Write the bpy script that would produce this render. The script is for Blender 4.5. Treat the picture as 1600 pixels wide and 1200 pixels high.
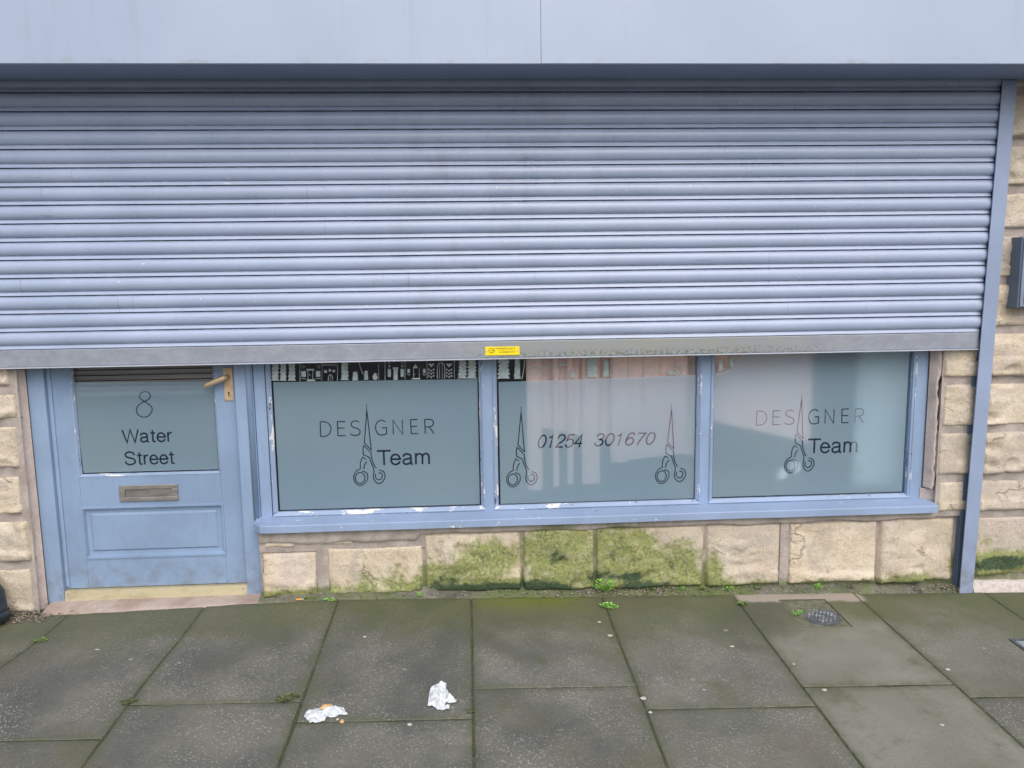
import bpy, math, random
from mathutils import Vector, Matrix, noise
R = math.radians
random.seed(7)
S = bpy.context.scene
COL = S.collection
for o in list(bpy.data.objects): bpy.data.objects.remove(o)

# ---------------------------------------------------------------- camera, sky, sun, exposure
CAM = Vector((0, -3.54, 1.5))
RT = Vector((0.998287, -0.05683546, -0.01388514))
DN = Vector((-0.02148805, -0.13543065, -0.99055379))
FW = Vector((0.0544181, 0.98915533, -0.13641994))
FOC = 1240.0
cd = bpy.data.cameras.new("camera"); cam = bpy.data.objects.new("camera", cd); COL.objects.link(cam)
cam.matrix_world = Matrix(((RT.x, -DN.x, -FW.x, CAM.x), (RT.y, -DN.y, -FW.y, CAM.y), (RT.z, -DN.z, -FW.z, CAM.z), (0, 0, 0, 1)))
cd.sensor_fit = 'HORIZONTAL'; cd.sensor_width = 36; cd.lens = FOC*36/1600
cd.clip_start = .05; cd.clip_end = 500
S.camera = cam
w = bpy.data.worlds.new("World"); S.world = w; w.use_nodes = True
nt = w.node_tree; bg = nt.nodes["Background"]
sky = nt.nodes.new("ShaderNodeTexSky"); sky.sky_type = 'NISHITA'; sky.sun_disc = False
SUN_EL, SUN_AZ = 46, 168          # azimuth from +Y, clockwise seen from above; the street side
sky.sun_elevation = R(SUN_EL); sky.sun_rotation = R(SUN_AZ)
sky.air_density = 1.0; sky.dust_density = 3.5; sky.ozone_density = 1.2
nt.links.new(sky.outputs[0], bg.inputs[0]); bg.inputs[1].default_value = .15
sd = bpy.data.lights.new("sun", 'SUN'); sd.energy = 1.25; sd.angle = R(60); sd.color = (1, .99, .97)
so = bpy.data.objects.new("sun", sd); COL.objects.link(so)
sdir = Vector((math.sin(R(SUN_AZ))*math.cos(R(SUN_EL)), math.cos(R(SUN_AZ))*math.cos(R(SUN_EL)), math.sin(R(SUN_EL))))
so.rotation_euler = sdir.to_track_quat('Z', 'Y').to_euler(); so.location = sdir*20
S.view_settings.view_transform = 'Standard'; S.view_settings.look = 'None'
S.view_settings.exposure = 0.17; S.view_settings.gamma = 1

# ---------------------------------------------------------------- measuring helpers (photograph 1600x1200 -> metres on a surface)
def ray(x, y): return RT*((x-800)/FOC) + DN*((y-600)/FOC) + FW
def W(x, y, Y=0.0):
    d = ray(x, y); k = (Y-CAM.y)/d.y
    return (k*d.x, CAM.z+k*d.z)
GA, GB, G0 = -.026, .038, .033
def gz(x, y):
    z = G0+GA*x+GB*y
    if x < -.6:                       # the flags dip towards the door step
        t_ = max(0, min(1, (y+.85)/.7)); z += .046*max(x+.6, -1.6)*t_*t_*(3-2*t_)
    return z
def G(x, y):
    d = ray(x, y); k = (G0+GA*CAM.x+GB*CAM.y-CAM.z)/(d.z-GA*d.x-GB*d.y)
    p = CAM+d*k; return (p.x, p.y)

# ---------------------------------------------------------------- mesh helpers
class MB:
    def __init__(s): s.v = []; s.f = []; s.a = []; s.sm = []
    def add(s, vs, fs, a=0.0, smooth=False):
        n = len(s.v); s.v += [tuple(p) for p in vs]; s.a += [a]*len(vs)
        for f in fs: s.f.append(tuple(n+i for i in f)); s.sm.append(smooth)
        return n
    def box(s, x0, x1, y0, y1, z0, z1, a=0.0, bev=0.0):
        if bev <= 0:
            vs = [(x, y, z) for x in (x0, x1) for y in (y0, y1) for z in (z0, z1)]
            s.add(vs, [(0, 1, 3, 2), (4, 6, 7, 5), (0, 4, 5, 1), (2, 3, 7, 6), (0, 2, 6, 4), (1, 5, 7, 3)], a)
        else:
            import bmesh
            bm = bmesh.new(); bmesh.ops.create_cube(bm, size=1)
            for v in bm.verts: v.co = Vector((x0+(v.co.x+.5)*(x1-x0), y0+(v.co.y+.5)*(y1-y0), z0+(v.co.z+.5)*(z1-z0)))
            bmesh.ops.bevel(bm, geom=list(bm.edges), offset=bev, segments=2, affect='EDGES', profile=.5)
            bm.verts.index_update()
            s.add([v.co[:] for v in bm.verts], [[v.index for v in f.verts] for f in bm.faces], a)
            bm.free()
    def prism(s, pts, axis, a0, a1, a=0.0, cap=True, smooth=False):
        """closed outline pts (2D) swept along an axis: 'x' -> pts=(y,z), 'z' -> (x,y), 'y' -> (x,z)"""
        def mk(p, t):
            return {'x': (t, p[0], p[1]), 'z': (p[0], p[1], t), 'y': (p[0], t, p[1])}[axis]
        n = len(pts); vs = [mk(p, a0) for p in pts]+[mk(p, a1) for p in pts]
        fs = [(i, (i+1) % n, n+(i+1) % n, n+i) for i in range(n)]
        s.add(vs, fs, a, smooth)
        if cap:
            k = len(s.v)-2*n; s.f.append(tuple(k+i for i in range(n))[::-1]); s.f.append(tuple(k+n+i for i in range(n))); s.sm += [False, False]
    def tube(s, path, rad, seg=12, a=0.0, cap=True):
        rings = []
        for i, p in enumerate(path):
            p = Vector(p); d = (Vector(path[min(i+1, len(path)-1)])-Vector(path[max(i-1, 0)])).normalized()
            u = d.orthogonal().normalized() if i == 0 else (rings_u-d*rings_u.dot(d)).normalized()
            rings_u = u; v = d.cross(u); r = rad[i] if isinstance(rad, (list, tuple)) else rad
            rings.append([p+u*(math.cos(t)*r)+v*(math.sin(t)*r) for t in [2*math.pi*k/seg for k in range(seg)]])
        vs = [q for r_ in rings for q in r_]; m = len(rings)
        fs = [(i*seg+k, i*seg+(k+1) % seg, (i+1)*seg+(k+1) % seg, (i+1)*seg+k) for i in range(m-1) for k in range(seg)]
        s.add(vs, fs, a, True)
        if cap: 
            k = len(s.v)-len(vs); s.f.append(tuple(k+i for i in range(seg))[::-1]); s.f.append(tuple(k+(m-1)*seg+i for i in range(seg))); s.sm += [False, False]
    def build(s, name, mat, parent=None, origin=None, attr=None):
        me = bpy.data.meshes.new(name); base = Vector(origin) if origin else Vector((0, 0, 0))
        if parent is not None: base = WORLD[parent.name]
        me.from_pydata([tuple(Vector(p)-base) for p in s.v], [], s.f)
        for i, p in enumerate(me.polygons): p.use_smooth = s.sm[i]
        if attr:
            at = me.attributes.new(attr, 'FLOAT', 'POINT')
            for i, q in enumerate(s.a): at.data[i].value = q
        me.update(); me.validate()
        import bmesh
        bm = bmesh.new(); bm.from_mesh(me); bmesh.ops.recalc_face_normals(bm, faces=bm.faces) if s.closed else None; bm.to_mesh(me); bm.free()
        if mat: me.materials.append(mat)
        o = bpy.data.objects.new(name, me); COL.objects.link(o)
        if parent is not None: o.parent = parent
        else: o.location = base
        WORLD[o.name] = base
        return o
    closed = True
WORLD = {}
def tag(o, label=None, cat=None, group=None, kind=None):
    if label: o["label"] = label
    if cat: o["category"] = cat
    if group: o["group"] = group
    if kind: o["kind"] = kind
    return o
def empty(name, loc, label, cat, group=None):
    o = bpy.data.objects.new(name, None); COL.objects.link(o); o.location = loc; o.empty_display_size = .05
    WORLD[o.name] = Vector(loc); return tag(o, label, cat, group)
def catmull(pts, n=6):
    out = []
    for i in range(len(pts)-1):
        p0 = Vector(pts[max(i-1, 0)]); p1 = Vector(pts[i]); p2 = Vector(pts[i+1]); p3 = Vector(pts[min(i+2, len(pts)-1)])
        for k in range(n):
            t = k/n
            out.append(.5*((2*p1)+(p2-p0)*t+(2*p0-5*p1+4*p2-p3)*t*t+(3*p1-3*p2+p3-p0)*t**3))
    out.append(Vector(pts[-1])); return out
def arc(cx, cy, rx, ry, a0, a1, n=20):
    return [Vector((cx+rx*math.cos(R(a0+(a1-a0)*i/n)), cy+ry*math.sin(R(a0+(a1-a0)*i/n)))) for i in range(n+1)]
def ribbon_outline(pts, wd, closed=False):
    """left and right offset points of a stroke"""
    pts = [Vector(p) for p in pts]; n = len(pts); L, Rr = [], []
    for i, p in enumerate(pts):
        if closed: a = pts[(i-1) % n]; b = pts[(i+1) % n]
        else: a = pts[max(i-1, 0)]; b = pts[min(i+1, n-1)]
        d1 = (p-a); d2 = (b-p)
        if d1.length < 1e-9: d1 = d2
        if d2.length < 1e-9: d2 = d1
        d1.normalize(); d2.normalize(); t = (d1+d2)
        if t.length < 1e-6: t = d2
        t.normalize(); nn = Vector((-t.y, t.x)); c = max(.45, abs(nn.dot(Vector((-d2.y, d2.x)))))
        wv = wd[i] if isinstance(wd, (list, tuple)) else wd
        L.append(p+nn*wv/2/c); Rr.append(p-nn*wv/2/c)
    return L, Rr
def add_ribbon(mb, pts, wd, Y, closed=False, depth=0.0):
    L, Rr = ribbon_outline(pts, wd, closed); n = len(L)
    m = n if closed else n-1
    if depth <= 0:
        vs = [(p.x, Y, p.y) for p in L]+[(p.x, Y, p.y) for p in Rr]
        mb.add(vs, [(i, n+i, n+(i+1) % n, (i+1) % n) for i in range(m)])
    else:
        vs = [(p.x, Y-depth, p.y) for p in L]+[(p.x, Y-depth, p.y) for p in Rr]+[(p.x, Y+depth, p.y) for p in L]+[(p.x, Y+depth, p.y) for p in Rr]
        fs = []
        for i in range(m):
            j = (i+1) % n
            fs += [(i, n+i, n+j, j), (2*n+i, 2*n+j, 3*n+j, 3*n+i), (i, j, 2*n+j, 2*n+i), (n+i, 3*n+i, 3*n+j, n+j)]
        if not closed: fs += [(0, 2*n, 3*n, n), (n-1, 2*n-1, 4*n-1, 3*n-1)]
        mb.add(vs, fs)

# ---------------------------------------------------------------- material helpers
class NT:
    def __init__(s, name):
        s.m = bpy.data.materials.new(name); s.m.use_nodes = True; s.t = s.m.node_tree; s.b = s.t.nodes["Principled BSDF"]
        s.geo = s.t.nodes.new("ShaderNodeNewGeometry"); s.pos = s.geo.outputs["Position"]
    def n(s, typ, **k):
        nd = s.t.nodes.new(typ)
        for a, v in k.items(): setattr(nd, a, v)
        return nd
    def link(s, a, b): s.t.links.new(a, b)
    def put(s, inp, v):
        if hasattr(v, 'links') or isinstance(v, bpy.types.NodeSocket): s.link(v, inp)
        else: inp.default_value = v if not isinstance(v, tuple) or len(v) != 3 or inp.type == 'VECTOR' else (*v, 1)
    def scale(s, vec):
        m = s.n("ShaderNodeVectorMath", operation='MULTIPLY'); s.link(s.pos, m.inputs[0]); m.inputs[1].default_value = vec; return m.outputs[0]
    def noise(s, sc, det=4, rough=.55, vec=None, dist=0):
        nd = s.n("ShaderNodeTexNoise"); nd.inputs["Scale"].default_value = sc; nd.inputs["Detail"].default_value = det
        nd.inputs["Roughness"].default_value = rough; nd.inputs["Distortion"].default_value = dist
        s.link(vec or s.pos, nd.inputs["Vector"]); return nd.outputs[0]
    def voro(s, sc, feature='F1', out="Distance", rand=1, vec=None):
        nd = s.n("ShaderNodeTexVoronoi", feature=feature); nd.inputs["Scale"].default_value = sc; nd.inputs["Randomness"].default_value = rand
        s.link(vec or s.pos, nd.inputs["Vector"]); return nd.outputs[out]
    def ramp(s, v, a, b, lo=0.0, hi=1.0, smooth=True):
        nd = s.n("ShaderNodeMapRange", interpolation_type='SMOOTHSTEP' if smooth else 'LINEAR'); s.link(v, nd.inputs[0])
        nd.inputs[1].default_value = a; nd.inputs[2].default_value = b; nd.inputs[3].default_value = lo; nd.inputs[4].default_value = hi; return nd.outputs[0]
    def math(s, op, a, b=None):
        nd = s.n("ShaderNodeMath", operation=op); s.put(nd.inputs[0], a)
        if b is not None: s.put(nd.inputs[1], b)
        nd.use_clamp = False; return nd.outputs[0]
    def mix(s, f, a, b, mode='MIX'):
        nd = s.n("ShaderNodeMix", data_type='RGBA', blend_type=mode); s.put(nd.inputs[0], f); s.put(nd.inputs[6], a); s.put(nd.inputs[7], b); return nd.outputs[2]
    def attr(s, name): nd = s.n("ShaderNodeAttribute", attribute_name=name); return nd.outputs["Fac"]
    def xyz(s): nd = s.n("ShaderNodeSeparateXYZ"); s.link(s.pos, nd.inputs[0]); return nd.outputs
    def bump(s, h, dist=.002, st=1.0):
        nd = s.n("ShaderNodeBump"); nd.inputs["Distance"].default_value = dist; nd.inputs["Strength"].default_value = st; s.link(h, nd.inputs["Height"])
        s.link(nd.outputs[0], s.b.inputs["Normal"]); return nd.outputs[0]
    def out(s, col=None, rough=None, metal=None, spec=None):
        if col is not None: s.put(s.b.inputs["Base Color"], col)
        if rough is not None: s.put(s.b.inputs["Roughness"], rough)
        if metal is not None: s.put(s.b.inputs["Metallic"], metal)
        if spec is not None: s.b.inputs["Specular IOR Level"].default_value = spec
        return s.m

def paint(name, base, chips=.0, rough=.45, dirt=.25, stretch=(1, 1, 1), chipcol=(.75, .76, .78)):
    t = NT(name); big = t.noise(3.2, 5, .6); fine = t.noise(60, 3, .6, vec=t.scale((1, 1, .25)))
    c = t.mix(t.ramp(big, .3, .75), tuple(x*.9 for x in base), tuple(min(1, x*1.08) for x in base))
    c = t.mix(t.ramp(fine, .45, .8, 0, dirt), c, tuple(x*.72 for x in base))
    z = t.xyz()[2]
    low = t.math('MULTIPLY', t.ramp(z, .32, .04, 0, 1), t.ramp(t.noise(14, 6, .7), .42, .68, 0, .55))
    c = t.mix(low, c, (.16, .15, .13))
    h = t.noise(90, 4, .6)
    if chips > 0:
        cn = t.noise(26, 6, .72, vec=t.scale(stretch)); m = t.ramp(cn, .66-chips, .675-chips, 0, 1)
        c = t.mix(m, c, chipcol); m2 = t.ramp(t.noise(40, 5, .7, vec=t.scale(stretch)), .68-chips*.6, .70-chips*.6)
        c = t.mix(m2, c, (.10, .11, .13)); h = t.math('SUBTRACT', h, m)
    t.bump(h, .0008, .6); return t.out(c, rough)
P = (.27, .375, .545)
M_frame = paint("frame_paint", P, chips=.0)
M_door = paint("door_paint", (.245, .345, .505), chips=.0, rough=.42)
M_bead = paint("bead_paint", (.31, .40, .565), chips=.085, stretch=(.35, 1, .35))
M_sill = paint("sill_paint", (.29, .385, .56), chips=.02, stretch=(.5, 1, 1))
M_guide = paint("guide_paint", (.30, .375, .535), chips=.0, rough=.4, dirt=.12)
M_guide_dark = paint("guide_dark_paint", (.16, .215, .30), chips=.0, rough=.5)  # guide paint darkened, shade inside the channel put into the colour

def mat_shutter():
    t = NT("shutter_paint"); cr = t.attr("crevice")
    st = t.noise(2.6, 5, .6, vec=t.scale((1, .2, .9))); f = t.noise(55, 4, .65)
    c = t.mix(t.ramp(st, .3, .72), (.345, .42, .575), (.40, .475, .64))
    x, _, z = t.xyz()
    xm = t.math('MULTIPLY', t.ramp(x, -.6, .0), t.ramp(x, 1.0, .3)); smear = t.noise(6, 6, .7, vec=t.scale((1.2, 1, .5)))
    c = t.mix(t.math('MULTIPLY', xm, t.ramp(smear, .47, .7, 0, .28)), c, (.22, .23, .27))
    drip = t.math('MULTIPLY', t.ramp(t.noise(70, 3, .6, vec=t.scale((1, .2, .045))), .64, .72), t.ramp(t.noise(4, 4, .6), .5, .62)); c = t.mix(t.math('MULTIPLY', drip, .3), c, (.13, .14, .18))
    c = t.mix(t.ramp(f, .58, .8, 0, .25), c, (.20, .23, .30))
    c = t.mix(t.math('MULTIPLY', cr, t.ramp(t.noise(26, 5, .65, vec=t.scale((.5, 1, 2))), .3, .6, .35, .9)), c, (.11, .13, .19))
    sp = t.ramp(t.noise(75, 2, .5), .745, .77); c = t.mix(sp, c, (.62, .64, .68))
    sc = t.ramp(t.noise(30, 4, .6, vec=t.scale((.10, 1, 2.4))), .71, .74, 0, .5); c = t.mix(sc, c, (.09, .10, .13))
    sw_ = t.ramp(t.noise(22, 4, .6, vec=t.scale((.35, 1, 2.0))), .72, .74, 0, .7); c = t.mix(sw_, c, (.6, .63, .68))
    t.bump(t.math('ADD', t.noise(120, 3, .6), t.math('MULTIPLY', t.noise(7, 3, .5), 5)), .0005, .6)
    return t.out(c, t.ramp(st, .3, .8, .27, .42), spec=.6)
M_shutter = mat_shutter()
def mat_rail():
    t = NT("bottom_rail_metal"); x, y, z = t.xyz()
    n = t.noise(12, 6, .7, vec=t.scale((1, 1, 1.6))); f = t.noise(70, 5, .7)
    c = t.mix(t.ramp(n, .35, .7), (.29, .315, .37), (.36, .39, .45))
    mid = t.math('MULTIPLY', t.ramp(x, -.3, .5), t.ramp(x, 1.9, 1.2))
    c = t.mix(t.math('MULTIPLY', mid, t.ramp(n, .35, .6, .2, .8)), c, (.30, .315, .27))
    low = t.ramp(z, 1.18, 1.142); c = t.mix(t.math('MULTIPLY', t.math('MULTIPLY', mid, low), t.ramp(f, .45, .6, 0, .9)), c, (.13, .15, .11))
    c = t.mix(t.ramp(f, .62, .72, 0, .35), c, (.16, .17, .18)); t.bump(f, .0005, .5)
    return t.out(c, .45, .25)
M_rail = mat_rail()
def mat_fascia():
    t = NT("fascia_panel"); n = t.noise(2.2, 5, .6); x, y, z = t.xyz()
    c = t.mix(t.ramp(n, .3, .7), (.385, .465, .60), (.42, .50, .64))
    d = t.math('MULTIPLY', t.ramp(z, 2.345, 2.315), t.ramp(t.noise(9, 6, .7, vec=t.scale((1, 1, 3))), .48, .66, 0, .4)); c = t.mix(d, c, (.27, .285, .25))
    dr = t.math('MULTIPLY', t.ramp(t.noise(16, 5, .7, vec=t.scale((1, 1, .06))), .55, .75), t.ramp(t.noise(1.4, 3, .5), .45, .6)); c = t.mix(t.math('MULTIPLY', dr, .22), c, (.25, .28, .33))
    c = t.mix(t.ramp(t.noise(50, 5, .7), .66, .72, 0, .25), c, (.25, .27, .28))
    t.bump(t.noise(2.5, 3), .006, .25); return t.out(c, .36)
M_fascia = mat_fascia()
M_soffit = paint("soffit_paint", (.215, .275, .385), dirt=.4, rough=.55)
t = NT("dark_rubber"); M_dark = t.out((.02, .022, .028), .6)
def mat_stone():
    t = NT("sandstone"); a = t.attr("tint"); ms = t.attr("moss")
    n = t.noise(7, 7, .62); f = t.noise(45, 6, .65); g = t.noise(260, 3, .6)
    c = t.mix(t.ramp(n, .32, .7), (.64, .53, .38), (.80, .71, .57))
    c = t.mix(t.math('MULTIPLY', a, .75), c, (.50, .45, .385))
    c = t.mix(t.ramp(f, .52, .75, 0, .5), c, (.36, .30, .235)); c = t.mix(t.ramp(g, .52, .68, 0, .5), c, (.84, .76, .64)); c = t.mix(t.ramp(g, .46, .34, 0, .35), c, (.36, .29, .21))
    wv = t.n('ShaderNodeVectorMath', operation='MULTIPLY_ADD'); wn_ = t.n('ShaderNodeTexNoise'); wn_.inputs['Scale'].default_value = 12; wn_.inputs['Detail'].default_value = 4; t.link(t.pos, wn_.inputs['Vector'])
    t.link(wn_.outputs['Color'], wv.inputs[0]); wv.inputs[1].default_value = (.09, .09, .09); t.link(t.scale((.55, 1, 1.2)), wv.inputs[2])
    ck = t.math('MULTIPLY', t.ramp(t.voro(9, 'DISTANCE_TO_EDGE', vec=wv.outputs[0]), .035, .008), t.ramp(t.noise(5.5, 4, .6), .56, .64))
    c = t.mix(t.math('MULTIPLY', ck, .4), c, (.27, .215, .16))
    c = t.mix(t.ramp(t.noise(3.3, 5, .6), .48, .66, 0, .6), c, (.585, .50, .455)); c = t.mix(t.ramp(t.noise(5.1, 7, .7), .50, .66, 0, .6), c, (.42, .375, .33))
    veins = t.ramp(t.noise(6, 5, .6, vec=t.scale((1, 1, 3.2)), dist=.8), .62, .72, 0, .45); c = t.mix(veins, c, (.47, .31, .17))
    m = t.math('ADD', ms, t.math('MULTIPLY', t.math('SUBTRACT', t.noise(11, 8, .7), .5), 1.9))
    m = t.math('ADD', m, t.math('MULTIPLY', t.math('SUBTRACT', f, .5), .6))
    green = t.mix(t.ramp(t.noise(75, 5, .75), .36, .66), (.085, .12, .03), (.40, .43, .15)); green = t.mix(t.ramp(t.noise(20, 6, .7), .40, .64, 0, .75), green, (.22, .27, .06)); green = t.mix(t.ramp(t.noise(13, 6, .7, vec=t.scale((1, 1, 1.3))), .52, .66, 0, .7), green, (.46, .44, .27))
    c = t.mix(t.math('MULTIPLY', t.ramp(m, .15, .75), .90), c, green)
    c = t.mix(t.math('MULTIPLY', t.ramp(m, 1.0, 1.55), .92), c, (.03, .065, .035))
    pit_ = t.ramp(t.voro(95), .0, .25); pm_ = t.ramp(t.noise(30, 4, .6), .5, .6); pitm = t.math('MULTIPLY', t.math('SUBTRACT', 1.0, pit_), pm_)
    c = t.mix(t.math('MULTIPLY', pitm, .5), c, (.25, .20, .15))
    gr2 = t.noise(120, 5, .7); c = t.mix(t.ramp(gr2, .38, .5, .22, 0), c, (.34, .28, .22))
    h = t.math('SUBTRACT', t.math('ADD', t.math('MULTIPLY', f, .7), t.math('MULTIPLY', gr2, .35)), t.math('ADD', t.math('MULTIPLY', pitm, .5), t.math('MULTIPLY', ck, .6))); t.bump(h, .010, 1.0)
    return t.out(c, .85, spec=.25)
M_stone = mat_stone()
def mat_mortar(name, c0, c1):
    t = NT(name); ms = t.attr("moss"); n = t.noise(11, 6, .65); f = t.noise(90, 5, .65)
    c = t.mix(t.ramp(n, .35, .7), c0, c1); c = t.mix(t.ramp(f, .5, .75, 0, .4), c, tuple(x*.6 for x in c0))
    m = t.math('ADD', ms, t.math('MULTIPLY', t.math('SUBTRACT', t.noise(14, 7, .72), .5), 1.4))
    c = t.mix(t.math('MULTIPLY', t.ramp(m, .25, .75), .85), c, (.13, .17, .06)); c = t.mix(t.ramp(m, 1.0, 1.5, 0, .85), c, (.04, .065, .03))
    t.bump(f, .004, .8); return t.out(c, .9, spec=.2)
M_mortar = mat_mortar("mortar", (.34, .30, .27), (.50, .44, .40))
M_dirt = mat_mortar("dirty_mortar", (.10, .105, .085), (.24, .22, .185))
M_point = mat_mortar("mortar_pointing", (.56, .46, .42), (.68, .59, .55))
def mat_slab():
    t = NT("paving_slab"); tone = t.attr("tone"); x, y, z = t.xyz()
    n = t.noise(3.0, 7, .62); f = t.noise(24, 6, .66)
    agg = (lambda a, b: t.mix(a, *b))
    dark = t.mix(t.ramp(n, .3, .72), (.098, .103, .090), (.190, .182, .150))
    cellc = t.n("ShaderNodeTexVoronoi"); cellc.inputs["Scale"].default_value = 135; t.link(t.pos, cellc.inputs["Vector"])
    sep = t.n("ShaderNodeSeparateColor"); t.link(cellc.outputs["Color"], sep.inputs[0])
    rnd = sep.outputs[0]; rnd2 = sep.outputs[1]; dist = cellc.outputs["Distance"]
    spk = t.math('MULTIPLY', t.ramp(rnd, .35, .95, 0, 1), t.ramp(dist, .55, .2))
    dens = t.ramp(t.noise(3.2, 7, .68), .36, .60, .12, 1)
    spk = t.math('MULTIPLY', spk, dens)
    spc = t.mix(rnd2, (.31, .285, .215), (.48, .48, .46))
    dark = t.mix(t.math('MULTIPLY', spk, 1.0), dark, spc)
    dk = t.math('MULTIPLY', t.ramp(rnd, .25, .02), t.ramp(dist, .5, .3)); dark = t.mix(t.math('MULTIPLY', dk, .55), dark, (.055, .057, .058))
    pale = t.mix(t.ramp(n, .3, .7), (.20, .20, .155), (.255, .252, .21)); pale = t.mix(t.ramp(f, .5, .8, 0, .35), pale, (.12, .115, .085))
    pale = t.mix(t.math('MULTIPLY', spk, .12), pale, (.4, .38, .32))
    c = t.mix(t.ramp(tone, .0, 1, 0, 1, False), dark, pale)
    green = t.math('ADD', t.ramp(y, -.80, -.03, 0, 1.0), t.math('MULTIPLY', t.math('SUBTRACT', t.noise(2.3, 6, .65), .5), 1.7))
    gx = t.ramp(x, -1.9, .4, .7, 1)
    c = t.mix(t.math('MULTIPLY', t.math('MULTIPLY', t.ramp(green, .2, .95), gx), .8), c, (.098, .115, .045))
    br = t.ramp(t.noise(2.1, 7, .68), .47, .68, 0, .6); c = t.mix(br, c, (.165, .148, .10)); br2 = t.ramp(t.noise(4.2, 7, .7), .55, .68, 0, .5); c = t.mix(br2, c, (.10, .115, .06))
    st = t.ramp(t.noise(1.1, 4, .6), .56, .72, 0, .5); c = t.mix(st, c, (.075, .08, .075))
    # brighter moss patches against the wall and old pale render on the covered slab
    gm = t.math('MULTIPLY', t.math('MULTIPLY', t.ramp(y, -.26, -.06), t.ramp(x, -.15, .15)), t.ramp(x, .62, .35)); c = t.mix(t.math('MULTIPLY', gm, t.ramp(f, .3, .55, .1, .9)), c, (.15, .175, .025))
    e = t.attr("edge"); c = t.mix(t.math('MULTIPLY', e, t.ramp(f, .3, .62, .1, .8)), c, (.095, .105, .055))
    pm = t.math('MULTIPLY', t.math('MULTIPLY', t.ramp(x, 1.20, 1.24), t.ramp(x, 1.84, 1.80)), t.ramp(t.math('ADD', y, t.math('MULTIPLY', f, .07)), -.115, -.085))
    c = t.mix(t.math('MULTIPLY', pm, .85), c, (.42, .36, .31))
    h = t.math('ADD', t.math('MULTIPLY', t.ramp(dist, .5, .0), .35), f); t.bump(h, .004, .75)
    return t.out(c, t.ramp(n, .3, .7, .62, .85), spec=.4)
M_slab = mat_slab()
def mat_soil():
    t = NT("joint_soil"); f = t.noise(60, 6, .7); n = t.noise(6, 5, .6)
    c = t.mix(t.ramp(f, .35, .7), (.065, .072, .05), (.15, .15, .11)); c = t.mix(t.ramp(n, .42, .6, 0, .8), c, (.075, .09, .035))
    t.bump(f, .004); return t.out(c, .95, spec=.1)
M_soil = mat_soil()
def mat_step():
    t = NT("step_stone"); f = t.noise(70, 5, .65); n = t.noise(8, 6, .6); x, y, z = t.xyz()
    c = t.mix(t.ramp(n, .35, .65), (.38, .285, .235), (.49, .41, .355)); c = t.mix(t.ramp(f, .5, .75, 0, .5), c, (.26, .2, .17))
    c = t.mix(t.ramp(t.noise(20, 5, .7), .5, .75, 0, .35), c, (.22, .19, .15)); t.bump(f, .003); return t.out(c, .85)
M_step = mat_step()
t = NT("brass"); M_brass = t.out(t.mix(t.ramp(t.noise(30, 4), .4, .7), (.66, .50, .33), (.50, .375, .25)), .45, .35)
t = NT("worn_chrome"); M_chrome = t.out(t.mix(t.ramp(t.noise(40, 5, .7, vec=t.scale((.3, 1, 1))), .4, .7), (.40, .37, .35), (.27, .25, .235)), .38, .6)
t = NT("worn_chrome_flap"); M_flap = t.out(t.mix(t.ramp(t.noise(60, 5, .7, vec=t.scale((.2, 1, 1))), .4, .7), (.33, .31, .29), (.20, .185, .17)), .42, .6)
t = NT("gold_aluminium"); M_gold = t.out(t.mix(t.ramp(t.noise(25, 5, .7, vec=t.scale((.4, 1, 1))), .4, .75), (.62, .55, .36), (.43, .38, .26)), .4, .45)
t = NT("yellow_plastic"); M_yellow = t.out((.95, .72, .01), .4)
t = NT("black_print"); M_black = t.out((.05, .045, .02), .6)
t = NT("rivet"); M_rivet = t.out((.55, .55, .5), .4, .5)

def glass_mat():
    m = bpy.data.materials.new("window_glass"); m.use_nodes = True; n = m.node_tree.nodes; l = m.node_tree.links; n.remove(n["Principled BSDF"])
    tr = n.new("ShaderNodeBsdfTransparent"); tr.inputs[0].default_value = (.93, .96, .96, 1)
    gl = n.new("ShaderNodeBsdfGlossy"); gl.inputs["Roughness"].default_value = .03
    lw = n.new("ShaderNodeLayerWeight"); lw.inputs[0].default_value = .5
    pw = n.new("ShaderNodeMath"); pw.operation = 'POWER'; l.new(lw.outputs["Facing"], pw.inputs[0]); pw.inputs[1].default_value = 5
    fr = n.new("ShaderNodeMapRange"); l.new(pw.outputs[0], fr.inputs[0]); fr.inputs[3].default_value = .07; fr.inputs[4].default_value = 1
    mx = n.new("ShaderNodeMixShader"); l.new(fr.outputs[0], mx.inputs[0]); l.new(tr.outputs[0], mx.inputs[1]); l.new(gl.outputs[0], mx.inputs[2])
    l.new(mx.outputs[0], n["Material Output"].inputs[0]); return m
M_glass = glass_mat()
def film_mat():
    t = NT("frosted_film"); n = t.t.nodes; L = t.t.links; t.t.nodes.remove(t.b)
    nz = t.noise(1.6, 4, .5); c = t.mix(t.ramp(nz, .3, .7), (.58, .80, .99), (.66, .86, .99))
    st = t.ramp(t.noise(14, 4, .6, vec=t.scale((.12, 1, 3))), .74, .78, 0, .4); c = t.mix(st, c, (.7, .74, .78))
    df = n.new("ShaderNodeBsdfDiffuse"); L.new(c, df.inputs[0])
    tl = n.new("ShaderNodeBsdfTranslucent"); tl.inputs[0].default_value = (.84, .90, .98, 1)
    rf = n.new("ShaderNodeBsdfRefraction"); rf.inputs["IOR"].default_value = 1.25; rf.inputs["Roughness"].default_value = .72; rf.inputs[0].default_value = (.98, .98, .98, 1)
    a = n.new("ShaderNodeMixShader"); a.inputs[0].default_value = .72; L.new(tl.outputs[0], a.inputs[1]); L.new(rf.outputs[0], a.inputs[2])
    b = n.new("ShaderNodeMixShader"); b.inputs[0].default_value = .64; L.new(df.outputs[0], b.inputs[1]); L.new(a.outputs[0], b.inputs[2])
    L.new(b.outputs[0], n["Material Output"].inputs[0]); return t.m
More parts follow.
